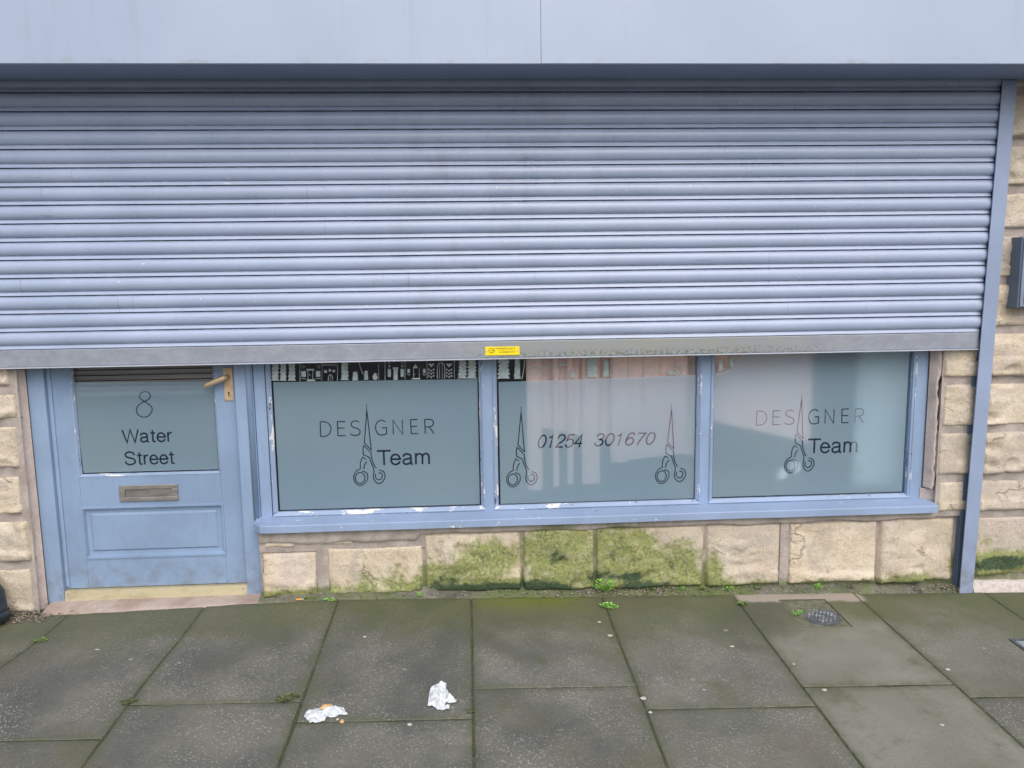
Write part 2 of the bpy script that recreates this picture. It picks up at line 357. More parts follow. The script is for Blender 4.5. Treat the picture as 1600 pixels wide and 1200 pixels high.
M_film = film_mat()
def hazed_mat():
    m = bpy.data.materials.new("hazed_cut_out"); m.use_nodes = True; n = m.node_tree.nodes; l = m.node_tree.links; n.remove(n["Principled BSDF"])
    tr = n.new("ShaderNodeBsdfTransparent"); tr.inputs[0].default_value = (.86, .88, .93, 1)
    df = n.new("ShaderNodeBsdfDiffuse"); df.inputs[0].default_value = (.05, .075, .14, 1)  # navy diffuse share painted in to lift the dark cut-outs like haze
    mx = n.new("ShaderNodeMixShader"); mx.inputs[0].default_value = .3; l.new(tr.outputs[0], mx.inputs[1]); l.new(df.outputs[0], mx.inputs[2])
    l.new(mx.outputs[0], n["Material Output"].inputs[0]); return m
M_hazed = hazed_mat()
t = NT("snow_sticker"); M_sticker = t.out(t.mix(t.ramp(t.noise(60, 4, .6), .4, .65), (.46, .54, .55), (.62, .68, .68)), .6)
t = NT("interior_wall"); M_int = t.out((.09, .125, .20), .8)
t = NT("added_pink"); M_pink = t.out(t.mix(t.ramp(t.noise(9, 4), .3, .7), (.95, .64, .58), (.97, .72, .66)), .8)
t = NT("door_blind"); M_dblind = t.out(t.mix(t.ramp(t.noise(8, 5, .6, vec=t.scale((.1, 1, 6))), .4, .65), (.24, .22, .225), (.46, .42, .41)), .7)
t = NT("added_bauble_white"); M_orn = t.out((.85, .88, .88), .4)
t = NT("asphalt"); M_asph = t.out(t.mix(t.ramp(t.noise(150, 3), .4, .7), (.05, .05, .052), (.10, .10, .10)), .85)
t = NT("kerb_stone"); M_kerb = t.out(t.mix(t.ramp(t.noise(30, 5), .4, .7), (.20, .19, .17), (.30, .29, .27)), .85)
def leaf_mat(name, a, b):
    t = NT(name); c = t.mix(t.ramp(t.noise(70, 3), .38, .62), a, b)
    t.b.inputs["Subsurface Weight"].default_value = 0; return t.out(c, .5)
M_leaf = leaf_mat("fresh_leaf", (.13, .38, .04), (.34, .62, .12)); M_leaf2 = leaf_mat("dull_leaf", (.08, .15, .03), (.25, .32, .09))
M_jmoss = leaf_mat("joint_moss_leaf", (.06, .08, .025), (.14, .17, .05))
M_dry = leaf_mat("dry_litter", (.08, .06, .045), (.31, .265, .21))
t = NT("tissue_paper"); t.bump(t.noise(120, 5, .7), .004, .6); M_tissue = t.out(t.mix(t.ramp(t.noise(40, 4), .4, .7), (.62, .66, .68), (.80, .82, .83)), .8)
t = NT("orange_paper"); M_orange = t.out((.72, .46, .22), .7)
t = NT("cigarette_filter"); M_filter = t.out((.80, .38, .07), .7)
t = NT("gum"); M_gum = t.out(t.mix(t.ramp(t.noise(140, 4), .4, .7), (.50, .48, .43), (.64, .62, .57)), .7)
t = NT("old_gum"); M_gum2 = t.out(t.mix(t.ramp(t.noise(140, 4), .4, .7), (.26, .245, .22), (.34, .32, .29)), .75)
t = NT("cast_iron"); f = t.noise(40, 5, .6); t.bump(f, .002); M_iron = t.out(t.mix(t.ramp(f, .4, .7), (.085, .10, .115), (.15, .17, .18)), .55, .2)
t = NT("black_pipe_paint"); t.bump(t.noise(60, 4), .001); M_pipe = t.out(t.mix(t.ramp(t.noise(20, 5), .45, .7), (.02, .03, .045), (.045, .055, .07)), .45)
t = NT("meter_box_paint"); M_meter = t.out(t.mix(t.ramp(t.noise(8, 5), .35, .7), (.20, .235, .31), (.25, .29, .37)), .45)
t = NT("worn_iron_stud"); M_stud = t.out(t.mix(t.ramp(t.noise(30, 3), .45, .6), (.14, .16, .18), (.42, .46, .50)), .5, .2)
t = NT("steel_cover"); M_cover = t.out((.33, .38, .43), .5, .3)
t = NT("pale_render"); f = t.noise(50, 5, .65); t.bump(f, .004); M_render = t.out(t.mix(t.ramp(f, .4, .7), (.62, .56, .52), (.46, .42, .38)), .85)

# ---------------------------------------------------------------- ground
g = MB(); g.closed = False
g.add([(-60, -60, G0-.16), (60, -60, G0-.16), (60, 3, G0-.16), (-60, 3, G0-.16)], [(0, 1, 2, 3)])
tag(g.build("road", M_asph), kind="structure")
g = MB(); g.closed = False
gx_ = [-12, -6, -3]+[-2.7+.1*i for i in range(24)]+[0, 3, 6, 12]; gy_ = [-2.72, -1.5]+[-.9+.05*i for i in range(20)]+[.07]
g.add([(x, y, gz(x, y)-.0038) for y in gy_ for x in gx_], [(j*len(gx_)+i, j*len(gx_)+i+1, (j+1)*len(gx_)+i+1, (j+1)*len(gx_)+i) for j in range(len(gy_)-1) for i in range(len(gx_)-1)])
tag(g.build("pavement_bed", M_soil), kind="structure")
g = MB()
for i in range(-10, 10):
    x0, x1 = i*.9+.004, (i+1)*.9-.004
    vs = []
    for x in (x0, x1):
        for (y, dz) in ((-2.86, -.35), (-2.86, -.012), (-2.845, 0), (-2.735, 0), (-2.735, -.35)): vs.append((x, y, gz(x, y)+dz))
    g.add(vs, [(0, 1, 6, 5), (1, 2, 7, 6), (2, 3, 8, 7), (3, 4, 9, 8), (4, 3, 2, 1, 0), (5, 6, 7, 8, 9)])
tag(g.build("kerb", M_kerb), kind="structure")

# slabs: columns between measured joints, rows per column
def slab_mesh():
    mb = MB(); mb.closed = False; edge = []; tones = []
    cols = [(-4.21, -3.61, [-.9], 0), (-3.61, -3.01, [-.8], 0), (-3.01, -2.41, [-1.0], 0), (-2.41, -1.81, [-1.1], 0), (-1.81, -1.212, [-1.07], 0), (-1.212, -.613, [-.878], 0), (-.613, -.010, [-1.0], 0),
            (-.010, .594, [-.812], 0), (.594, 1.211, [-.964], 0), (1.211, 1.795, [-.842], 1), (1.795, 2.428, [-.93], .35), (2.428, 3.03, [-.7], .3), (3.03, 3.63, [-.9], .1), (3.63, 4.23, [-.8], 0), (4.23, 4.83, [-1.0], 0)]
    for ci, (x0, x1, cut, tone) in enumerate(cols):
        yb = -.055 if x0 > 1.7 else (-.045 if x0 > -.7 else (-.06 if x0 > -1.0 else -.05))
        if -1.3 < x0 < -.5: yb = -.045
        if x0 < -1.3: yb = -.05
        rows = [yb, cut[0], cut[0]-.91, -2.72]
        for r in range(3):
            ya, yb2 = rows[r+1], rows[r]
            nx, ny = 22, 30 if r < 2 else 12; gap = .0022; rr = random.Random(ci*7+r); tilt = (rr.uniform(-.0005, .0005), rr.uniform(-.0006, .0006)); off = rr.uniform(-.0004, .0012)
            tn = tone if not (tone == 1 and r == 2) else .6
            if tone == .35: tn = (.42 if r == 0 else .12)
            tn = tn if tone else rr.choice((0, .05, .1, .16, .24))
            base = len(mb.v); vs = []
            # square recess for the round stopcock cover
            for j in range(ny+1):
                for i in range(nx+1):
                    u, v = i/nx, j/ny
                    # tight rows at borders
                    uu = (0, .004, .012)[i] if i < 3 else ((1, .996, .988)[nx-i] if nx-i < 3 else .012+(i-2)/(nx-4)*.976)
                    vv = (0, .003, .009)[j] if j < 3 else ((1, .997, .991)[ny-j] if ny-j < 3 else .009+(j-2)/(ny-4)*.982)
                    X = x0+gap+(x1-x0-2*gap)*uu; Yy = ya+.0011+(yb2-ya-.0022)*vv
                    d = min(i, nx-i, j, ny-j); q = noise.noise(Vector((X*9, Yy*9, ci)))
                    if d == 0:
                        k = .0005+.0060*max(0, q)+.002*abs(noise.noise(Vector((X*40, Yy*40, 5)))); X += (k if i == 0 else (-k if i == nx else 0)); Yy += (k if j == 0 else (-k if j == ny else 0))
                    dz = {0: -.0050, 1: -.0008}.get(d, 0)+off+tilt[0]*(u-.5)*2+tilt[1]*(v-.5)*2+.0009*noise.noise(Vector((X*4, Yy*4, 3)))
                    if d == 0 and 0 < i < nx: dz += .0022
                    if d == 1: dz -= .0035*max(0, q)
                    if d == 2: dz -= .0022*max(0, q-.15)
                    vs.append((X, Yy, gz(X, Yy)+dz)); 
                    dd = min(uu*(x1-x0), (1-uu)*(x1-x0), vv*(yb2-ya), (1-vv)*(yb2-ya)); edge.append(max(0, 1-dd/.03)); tones.append(tn)
            fs = []
            for j in range(ny):
                for i in range(nx):
                    a = j*(nx+1)+i; f = (a, a+1, a+nx+2, a+nx+1)
                    cx = sum(vs[k][0] for k in f)/4; cy = sum(vs[k][1] for k in f)/4
                    if tone == 1 and RX0 < cx < RX1 and RY0 < cy < RY1: continue
                    fs.append(f)
            mb.add(vs, fs, 0, True)
    me_o = mb.build("pavement", M_slab); me = me_o.data
    a1 = me.attributes.new("edge", 'FLOAT', 'POINT'); a2 = me.attributes.new("tone", 'FLOAT', 'POINT')
    for i in range(len(edge)): a1.data[i].value = edge[i]; a2.data[i].value = tones[i]
    return me_o
RX0, RX1, RY0, RY1 = 1.395, 1.635, -.385, -.118
tag(slab_mesh(), kind="structure")

# ---------------------------------------------------------------- shop building
BX0, BX1 = -3.6, 3.9
bld = empty("shop_building", (0, .0, G0), "stone shop front with grey blue timber door and three frosted windows", "building")
def moss_at(x, z):
    m = 0.0
    px = [(-.12, .12, .17, .075, 1.1), (.06, .18, .16, .11, 1.15), (.40, .22, .19, .15, 1.25), (.70, .22, .18, .14, 1.2), (.93, .15, .17, .11, 1.1), (.05, .06, .3, .05, 1.4), (.7, .10, .4, .04, 1.35), (1.13, .11, .05, .08, 1.0), (.30, .05, .2, .05, 1.8), (-.36, .13, .12, .06, .55),
          (.33, .08, .15, .05, 1.3), (.80, .06, .2, .04, 1.2), (1.14, .13, .06, .07, .6), (.25, .28, .05, .05, .6), (2.52, .10, .2, .05, 2.0), (2.45, .2, .2, .05, .35), (2.1, .05, .14, .05, .5), (-.05, .09, .2, .03, .9)]
    for cx, cz, sx, sz, k in px:
        m = max(m, k*math.exp(-((x-cx)/sx)**2-((z-cz)/sz)**2))
    base = gz(x, 0)
    if x > -1: m += .75*math.exp(-((z-base-.015)/.045)**2)
    return m
def block(mb, x0, x1, z0, z1, seed, bulge=.02, y0=0.0, rough=1.0, tint=0.0, res=.0095, extra=None):
    nx = max(6, int((x1-x0)/res)); nz = max(5, int((z1-z0)/res)); rr = random.Random(seed)
    mode = rr.random(); sx, sz = rr.uniform(-.6, .6), rr.uniform(-.3, .9); vs = []; n0 = len(mb.v)
    lx = rr.uniform(.2, .8)
    planes = [(rr.uniform(.3, 1.25), rr.uniform(-1.3, 1.3), rr.uniform(-1.3, 1.3), rr.random(), rr.random()) for _ in range(9)]
    scoops = [(rr.uniform(x0, x1), rr.uniform(z0, z1), rr.uniform(.02, .055)) for _ in range(3+int((x1-x0)*8))]
    for j in range(nz+1):
        for i in range(nx+1):
            u, v = i/nx, j/nz; X = x0+(x1-x0)*u; Z = z0+(z1-z0)*v
            e = min(i*(x1-x0)/nx, (nx-i)*(x1-x0)/nx, j*(z1-z0)/nz, (nz-j)*(z1-z0)/nz)
            prof = min(1, e/.016)**.5 if e > 0 else 0
            fc = min(pc+pa*(u-pu)*(x1-x0)*4+pb*(v-pv)*(z1-z0)*4 for pc, pa, pb, pu, pv in planes)
            sco = sum(max(0, 1-((X-a_)**2/(r_*r_)+(Z-b__)**2/(r_*r_*.5)))*r_*.22 for a_, b__, r_ in scoops)
            big = noise.noise(Vector((X*6+seed, seed*3.1, Z*6)))*.5+.5
            mid = noise.noise(Vector((X*17, seed*1.7, Z*20)))
            strat = noise.noise(Vector((X*4+seed, 2.2, Z*26+X*3)))
            cut = abs(noise.noise(Vector((X*9, seed*.9+5, Z*11))))
            h = .009+bulge*(.45*big+1.9*max(-.15, fc)) + rough*(.0030*mid+.0045*strat-.016*max(0, .2-cut))-1.7*sco*rough
            step = .012*rough if (v+.25*noise.noise(Vector((X*5+seed, 1, 0)))) < lx*.5 else 0
            h += step
            fine = .0016*noise.noise(Vector((X*60, seed, Z*60)))
            jx = .0050*noise.noise(Vector((X*9, Z*9, seed))); jz = .0055*noise.noise(Vector((Z*9, X*9, seed+9)))
            yy = y0-(max(.0085, h) if not (2.15 < X < 2.40 or (Z > 1.1 and X < 0)) else min(.020+y0*0, max(.0085, h*.6)))*prof-fine+(.022 if e == 0 else 0)
            vs.append((X+jx, yy, Z+jz))
    fs = [(j*(nx+1)+i, j*(nx+1)+i+1, (j+1)*(nx+1)+i+1, (j+1)*(nx+1)+i) for j in range(nz) for i in range(nx)]
    mb.add(vs, fs, 0, True)
    mb.tint += [tint]*len(vs); mb.moss += [moss_at(p[0], p[2]) for p in vs]
def finish(mb, name, mat, parent):
    o = mb.build(name, mat, parent)
    if mb.tint:
        a = o.data.attributes.new("tint", 'FLOAT', 'POINT')
        for i, q in enumerate(mb.tint): a.data[i].value = q
    a = o.data.attributes.new("moss", 'FLOAT', 'POINT')
    for i, q in enumerate(mb.moss): a.data[i].value = q
    return o
st = MB(); st.closed = False; st.tint = []; st.moss = []
gp = .007
# low wall under the windows
for k, (x0, x1, z0, z1, bl, ti) in enumerate([
        (-.962, -.706, .045, .262, .012, .0), (-.668, -.226, .045, .276, .016, .1), (-.220, .228, .040, .326, .022, .15), (.234, .569, .035, .332, .016, .35), (.576, 1.088, .03, .328, .018, .45),
        (1.094, 1.456, .025, .324, .014, .7), (1.490, 1.924, .02, .322, .018, .05), (1.930, 2.300, .012, .326, .022, .45),
        (-.95, -.80, .279, .318, .004, .0), (-.70, -.54, .285, .325, .005, .0)]):
    block(st, x0, x1, z0, z1, 11+k, bl, .0, 1.0 if bl > .01 else .4, ti)
finish(st, "low_stone_wall", M_stone, bld); st = MB(); st.closed = False; st.tint = []; st.moss = []
# left pier
zl = [-.02, .012, .239, .458, .665, .886, 1.03, 1.25, 1.46, 1.68, 1.89, 2.10, 2.31, 2.52, 2.73, 2.94, 3.15]
for k in range(1, len(zl)-1):
    x1 = -1.972+.010*((k*7) % 3-1)
    block(st, -2.33-.1*(k % 2), x1, zl[k]+gp+(.012 if k > 1 else 0), zl[k+1]-gp, 41+k, .022, -.009, 1.2, (k*.37) % .5)
    block(st, -2.80, -2.345-.1*(k % 2), zl[k]+gp, zl[k+1]-gp, 141+k, .02, -.009, 1, .3, .03)
    block(st, -3.55, -2.815, zl[k]+gp, zl[k+1]-gp, 161+k, .02, -.009, 1, .4, .04)
finish(st, "stone_pier", M_stone, bld); st = MB(); st.closed = False; st.tint = []; st.moss = []
# right wall either side of the guide rail
zr = [.03, .335, .516, .749, .980, 1.213, 1.437, 1.655, 1.845, 2.052, 2.27, 2.50, 2.73, 2.96, 3.15]
for k in range(len(zr)-1):
    sp = 2.62+.14*((k*5) % 3)
    if k == 0: block(st, 2.385, 2.86, .035, zr[1]-gp, 80, .024, -.009, 1.2, .85)
    else:
        block(st, 2.188+.010*(k % 2), sp, zr[k]+gp+.010, zr[k+1]-gp, 81+k, .026, -.009, 1.25, (.55, .3, .6, .1, .0, .2, .35, .1, .3, .4, .2, .2, .2, .2)[k])
    block(st, max(sp, 2.875)+.015 if k == 0 else sp+.015, 3.3, zr[k]+gp+.01, zr[k+1]-gp, 111+k, .024, -.009, 1.2, (k*.41) % .6, .02)
    block(st, 3.315, 3.9, zr[k]+gp, zr[k+1]-gp, 131+k, .02, -.009, 1, .4, .04)
finish(st, "stone_wall", M_stone, bld)
# mortar backing walls (openings left free)
mo = MB(); mo.moss = []; mo.tint = []; mo.closed = False
def mort(x0, x1, z0, z1, y0=.006, res=.03):
    nx = max(2, int((x1-x0)/res)); nz = max(2, int((z1-z0)/res)); vs = []
    for j in range(nz+1):
        for i in range(nx+1):
            X = x0+(x1-x0)*i/nx; Z = z0+(z1-z0)*j/nz
            vs.append((X, y0+.003*noise.noise(Vector((X*13, 1, Z*13)))+.002*noise.noise(Vector((X*50, 1, Z*50))), Z))
    mo.add(vs, [(j*(nx+1)+i, j*(nx+1)+i+1, (j+1)*(nx+1)+i+1, (j+1)*(nx+1)+i) for j in range(nz) for i in range(nx)], 0, True)
    mo.moss += [moss_at(p[0], p[2])*1.1 for p in vs]
mort(-.968, 2.34, -.14, .372, .006, .012); mort(-.712, -.660, .0, .30, -.007, .008); mort(1.452, 1.494, .0, .33, -.006, .008); mort(-.968, -.20, .262, .35, -.005, .01); finish(mo, "mortar_bed", M_mortar, bld); mo = MB(); mo.moss = []; mo.tint = []; mo.closed = False
mort(2.19, 2.34, .335, 3.3, -.013, .015); mort(2.34, BX1, -.14, 3.3, -.013, .02); finish(mo, "mortar_bed", M_mortar, bld); mo = MB(); mo.moss = []; mo.tint = []; mo.closed = False
mort(BX0, -1.955, -.15, 3.3, -.013, .02)
finish(mo, "mortar_bed", M_mortar, bld)
core = MB()
for b in ((BX0, -1.99, .03, .30, -.2, 3.3), (2.2, BX1, .03, .30, -.2, 3.3), (-.965, 2.2, .03, .30, -.2, .362), (-1.99, 2.2, .03, .30, 2.32, 3.3), (-1.99, -.965, .12, .30, -.2, .03)):
    core.box(*b)
core.build("wall_core", M_mortar, bld)
# pointing strips beside the frames
def ragged_strip(name, xa, xb, z0, z1, ya, yb, seed, amp=.012, side=1):
    mb = MB(); mb.closed = False; mb.tint = []; mb.moss = []; nz = int((z1-z0)/.012); nx = 5; vs = []
    for j in range(nz+1):
        Z = z0+(z1-z0)*j/nz; q = amp*noise.noise(Vector((seed, 0, Z*9)))+amp*.5*noise.noise(Vector((seed, 3, Z*31)))
        for i in range(nx+1):
            u = i/nx; a = xa+(q if side < 0 else 0); b = xb+(q if side > 0 else 0); X = a+(b-a)*u
            Y = ya+(yb-ya)*u-.004*math.sin(u*math.pi)+.0015*noise.noise(Vector((X*40, Z*40, 0)))
            if (i == 0 and side < 0) or (i == nx and side > 0): Y += .014
            vs.append((X, Y, Z))
    mb.add(vs, [(j*(nx+1)+i, j*(nx+1)+i+1, (j+1)*(nx+1)+i+1, (j+1)*(nx+1)+i) for j in range(nz) for i in range(nx)], 0, True)
    mb.moss = [0.0 if p[2] > .1 else .3 for p in vs]; return finish(mb, name, M_point, bld)
ragged_strip("mortar_pointing", -1.992, -1.947, -.01, 2.3, -.012, .043, 3, .012, -1)
ragged_strip("mortar_pointing", 2.158, 2.188, .468, 2.3, .040, -.014, 8, .018, 1)
ragged_strip("mortar_pointing", 2.150, 2.215, .398, .462, .047, .001, 12, .02, 1)
mb = MB(); mb.closed = False; mb.tint = []
# bedding mortar under the sill (ragged pinkish patches)
vs = []; nx = 130; nz = 6
for j in range(nz+1):
    for i in range(nx+1):
        X = -.962+3.15*i/nx; lo = .322+.016*noise.noise(Vector((X*5, 0, 2)))-(.03 if X < -.56 else 0)-(.032 if -.56 < X < -.24 else 0); Z = lo+(.372-lo)*j/nz
        vs.append((X, -.010-.006*math.sin(math.pi*min(1, j/nz+.3))+.004*noise.noise(Vector((X*25, Z*25, 1)))+(.02 if j == 0 else 0), Z))
mb.add(vs, [(j*(nx+1)+i, j*(nx+1)+i+1, (j+1)*(nx+1)+i+1, (j+1)*(nx+1)+i) for j in range(nz) for i in range(nx)], 0, True)
mb.moss = [moss_at(p[0], p[2])*.9 for p in vs]; finish(mb, "bedding_mortar", M_mortar, bld)
# fillet between wall foot and slabs
mb = MB(); mb.closed = False; mb.tint = []; vs = []; nx = 260; nz = 8
for j in range(nz+1):
    for i in range(nx+1):
        X = -.975+3.33*i/nx; u = j/nz; Y = -.062+.075*u; top = .028+.016*noise.noise(Vector((X*7, 3, 1)))+.008*noise.noise(Vector((X*31, 3, 1)))
        Z = gz(X, Y)-.005+(top+.005)*(u**.8)+.004*noise.noise(Vector((X*60, u*4, 2)))
        vs.append((X, Y+.008*noise.noise(Vector((X*12, u, 7))), Z))
mb.add(vs, [(j*(nx+1)+i, j*(nx+1)+i+1, (j+1)*(nx+1)+i+1, (j+1)*(nx+1)+i) for j in range(nz) for i in range(nx)], 0, True)
mb.moss = [.45+.3*noise.noise(Vector((p[0]*3, 0, 0)))+(.25 if .1 < p[0] < 1.3 else 0) for p in vs]; finish(mb, "mortar_fillet", M_dirt, bld)
mb = MB(); mb.closed = False; vs = []; nx = 120; nz = 8
for j in range(nz+1):
    for i in range(nx+1):
        X = 2.385+1.5*i/nx; u = j/nz; Y = -.055+(.050)*u**1.5; Z = gz(X, 0)-.01+(.055+.006*noise.noise(Vector((X*9, 0, 0))))*min(1, u*1.6)+.003*noise.noise(Vector((X*30, u*5, 0)))
        vs.append((X, Y, Z))
mb.add(vs, [(j*(nx+1)+i, j*(nx+1)+i+1, (j+1)*(nx+1)+i+1, (j+1)*(nx+1)+i) for j in range(nz) for i in range(nx)], 0, True)
mb.build("white_render_band", M_render, bld)

# interior
it = MB(); it.closed = False
def quad(mb, a, b, c, d): mb.add([a, b, c, d], [(0, 1, 2, 3)])
X0, X1, Y0, Y1, Z0, Z1 = -2.0, 2.2, .31, 3.2, .02, 2.45
quad(it, (X0, Y1, Z0), (X1, Y1, Z0), (X1, Y1, Z1), (X0, Y1, Z1)); quad(it, (X0, Y0, Z0), (X0, Y1, Z0), (X0, Y1, Z1), (X0, Y0, Z1)); quad(it, (X1, Y0, Z0), (X1, Y1, Z0), (X1, Y1, Z1), (X1, Y0, Z1))
quad(it, (X0, Y0, Z0), (X1, Y0, Z0), (X1, Y1, Z0), (X0, Y1, Z0)); quad(it, (X0, Y0, Z1), (X1, Y0, Z1), (X1, Y1, Z1), (X0, Y1, Z1))
it.build("interior_wall", M_int, bld)
up = MB(); up.box(BX0, BX1, .30, .32, 3.3, 3.32); 

# timber frame: jambs, posts, mullions, head
YF = .05
fr = MB()
fr.box(-1.950, -1.876, YF, .13, .026, 2.32, bev=.004)           # left jamb
fr.box(-1.876, -1.858, YF+.022, .13, .10, 2.32, bev=.003)       # stop
fr.box(-1.050, -.968, YF, .13, .03, 2.32, bev=.004)             # post, door side
fr.box(-.966, -.915, YF+.006, .13, .372, 2.32, bev=.003)
fr.prism([(-.985+.014*math.cos(R(a)), YF+.001-.012*math.sin(R(a))) for a in range(0, 181, 20)], 'z', .40, 2.32, smooth=True)
for a, b in ((.047, .127), (1.058, 1.140)):
    fr.box(a+.012, b-.012, YF+.004, .13, .405, 2.32, bev=.003)
fr.box(2.088, 2.162, YF, .13, .40, 2.32, bev=.004)
fr.box(-.915, 2.088, YF+.004, .13, 2.20, 2.32, bev=.003)
fr.box(-1.876, -1.050, YF+.004, .13, 2.12, 2.32, bev=.003)
fr.box(-.966, 2.162, .075, .13, .372, .418, bev=.002)
fr.build("window_frame", M_frame, bld)
# sill
sl = MB()
pts = [(-.050, .366), (-.050, .396), (-.046, .400), (.062, .412), (.10, .412), (.10, .366)]
nx = 90; vs = []
for i in range(nx+1):
    X = -.985+3.172*i/nx
    for (y, z) in pts:
        yy = y
        if X < -.945 and y < 0: yy = y+(-.945-X)/.04*.045
        vs.append((X, yy+(.0015*noise.noise(Vector((X*6, 0, z*30))) if y < 0 else 0), z+.0012*noise.noise(Vector((X*3, y*9, 0)))))
m = len(pts)
sl.add(vs, [(i*m+k, i*m+(k+1) % m, (i+1)*m+(k+1) % m, (i+1)*m+k) for i in range(nx) for k in range(m)]+[tuple(range(m))[::-1], tuple(nx*m+k for k in range(m))])
sl.build("window_sill", M_sill, bld)

# ---- windows -------------------------------------------------------------
def glyph(ch):
    """stroke centre lines, cap height 1, x height .74; returns (list of strokes, advance)"""
    A = arc; C = catmull
    g = {
     'W': ([[(0, 1), (.24, 0), (.48, 1), (.72, 0), (.96, 1)]], 1.02),
     'S': ([C([(.62, .72), (.58, .88), (.36, .98), (.14, .9), (.07, .74), (.17, .59), (.36, .52), (.56, .44), (.66, .27), (.57, .09), (.34, .02), (.12, .09), (.05, .28)])], .80),
     'T': ([[(0, .95), (.72, .95)], [(.36, .95), (.36, 0)]], .68),
     'a': ([C([(.06, .52), (.12, .66), (.27, .70), (.42, .64), (.46, .50), (.46, .25), (.46, .10), (.50, .03), (.56, .04)]), C([(.46, .44), (.34, .39), (.14, .35), (.06, .20), (.12, .06), (.26, .03), (.40, .10), (.46, .24)])], .65),
     't': ([[(.15, .92), (.15, .2)], C([(.15, .25), (.16, .08), (.22, .03), (.32, .04)]), [(0, .70), (.31, .70)]], .38),
     'e': ([C([(.06, .38), (.50, .38), (.50, .44), (.42, .62), (.28, .69), (.13, .62), (.055, .42), (.07, .20), (.17, .06), (.31, .03), (.44, .10), (.51, .22)])], .62),
     'r': ([[(.07, .74), (.07, 0)], C([(.07, .42), (.11, .60), (.22, .69), (.32, .70)])], .38),
     'm': ([[(.07, .74), (.07, 0)], C([(.07, .45), (.12, .62), (.25, .70), (.37, .64), (.41, .48), (.41, .2), (.41, 0)]), C([(.41, .45), (.46, .62), (.59, .70), (.71, .64), (.75, .48), (.75, .2), (.75, 0)])], .88),
     '0': ([A(.30, .5, .25, .46, 0, 342, 26)+[Vector((.55, .5))]], .66),
     '1': ([[(.08, .76), (.24, .82), (.30, .97), (.30, 0)]], .66),
     '2': ([C([(.06, .66), (.12, .88), (.31, .97), (.50, .88), (.55, .70), (.45, .50), (.20, .30), (.07, .06)])+[Vector((.56, .05))]], .66),
     '3': ([C([(.07, .72), (.14, .90), (.30, .97), (.46, .90), (.52, .74), (.44, .57), (.26, .52), (.44, .49), (.56, .30), (.48, .10), (.29, .02), (.12, .10), (.05, .28)])], .66),
     '4': ([[(.58, .28), (.04, .28), (.42, .96), (.42, 0)]], .66),
     '5': ([[(.52, .95), (.14, .95), (.08, .50)], C([(.08, .50), (.20, .61), (.36, .63), (.51, .52), (.56, .33), (.48, .11), (.28, .02), (.12, .09), (.05, .25)])], .66),
     '6': ([C([(.52, .76), (.44, .93), (.29, .97), (.13, .84), (.06, .55), (.07, .25), (.16, .07), (.31, .02), (.47, .09), (.55, .30), (.47, .52), (.31, .60), (.15, .52), (.07, .33)])], .66),
     '7': ([[(.05, .93), (.56, .93), (.40, .62), (.27, .30), (.21, 0)]], .66),
     ' ': ([], .36),
    }
    return g[ch]
def text_strokes(s, x0, x1, z0, z1, shear=0.0):
    """lay a line of text in the box x0..x1, baseline z0, cap top z1"""
    adv = 0; st = []
    for ch in s:
        gs, a = glyph(ch)
        for q in gs: st.append([(p[0]+adv+shear*p[1], p[1]) for p in q])
        adv += a
    mn = min(p[0] for q in st for p in q); mx = max(p[0] for q in st for p in q); sc = (x1-x0)/(mx-mn)
    return [[(x0+(p[0]-mn)*sc, z0+p[1]*(z1-z0)) for p in q] for q in st]
def U(Y, ox, oy, sc): return lambda u, v: W(ox+u/sc, oy+v/sc, Y)
YG = .07; YFILM = .0755
# scissors drawing, measured on the first window (zoom 7.2727 from 480,620)
q = U(YFILM, 480, 620, 7.2727)
def curve_q(pts, n=5): return catmull([q(*p) for p in pts], n)
TIP = q(676, 86)
sc_w1 = []   # (points, width, closed)
sw = .0048
blade = [q(*p) for p in ((650, 528), (676, 180), (728, 606))]
sc_w1 += [([q(676, 86), q(677, 215)], .0030, False), ([q(677, 150), q(650, 528)], sw, False), ([q(677, 150), q(728, 606)], sw, False),
          ([q(650, 526), q(730, 608)], sw, False), ([q(642, 552), q(724, 634)], sw, False), (curve_q([(642, 552), (634, 600), (640, 660)]), sw, False),
          ([q(638, 656), q(708, 690)], sw, False), (curve_q([(726, 632), (732, 690), (752, 760), (786, 812)]), sw, False), (curve_q([(706, 688), (728, 750), (758, 830), (752, 900), (762, 945), (800, 982), (850, 972), (884, 910), (872, 856), (850, 840), (816, 832)]), sw, False),
          ([q(630, 686), q(668, 710)], sw, False), (curve_q([(630, 686), (606, 745), (604, 820)]), sw, False), (curve_q([(676, 736), (652, 775), (644, 824)]), sw, False),
          (curve_q([(604, 820), (560, 845), (530, 900), (540, 965), (585, 1005), (640, 995), (684, 940), (684, 880), (660, 855), (622, 846)]), sw, False),
          (arcpts := [Vector(q(602+54*math.cos(R(a)), 922+62*math.sin(R(a)))) for a in range(0, 360, 15)], sw, True),
          (curve_q([(776, 874), (778, 918), (806, 942), (838, 934), (852, 905), (846, 872), (808, 862)]), sw, False)]
def moved(strokes, tip, mirror=False):
    dx, dz = tip[0]-TIP[0], tip[1]-TIP[1]
    return [([Vector((p[0]+dx, p[1]+dz)) for p in pts], w_, c_) for pts, w_, c_ in strokes]
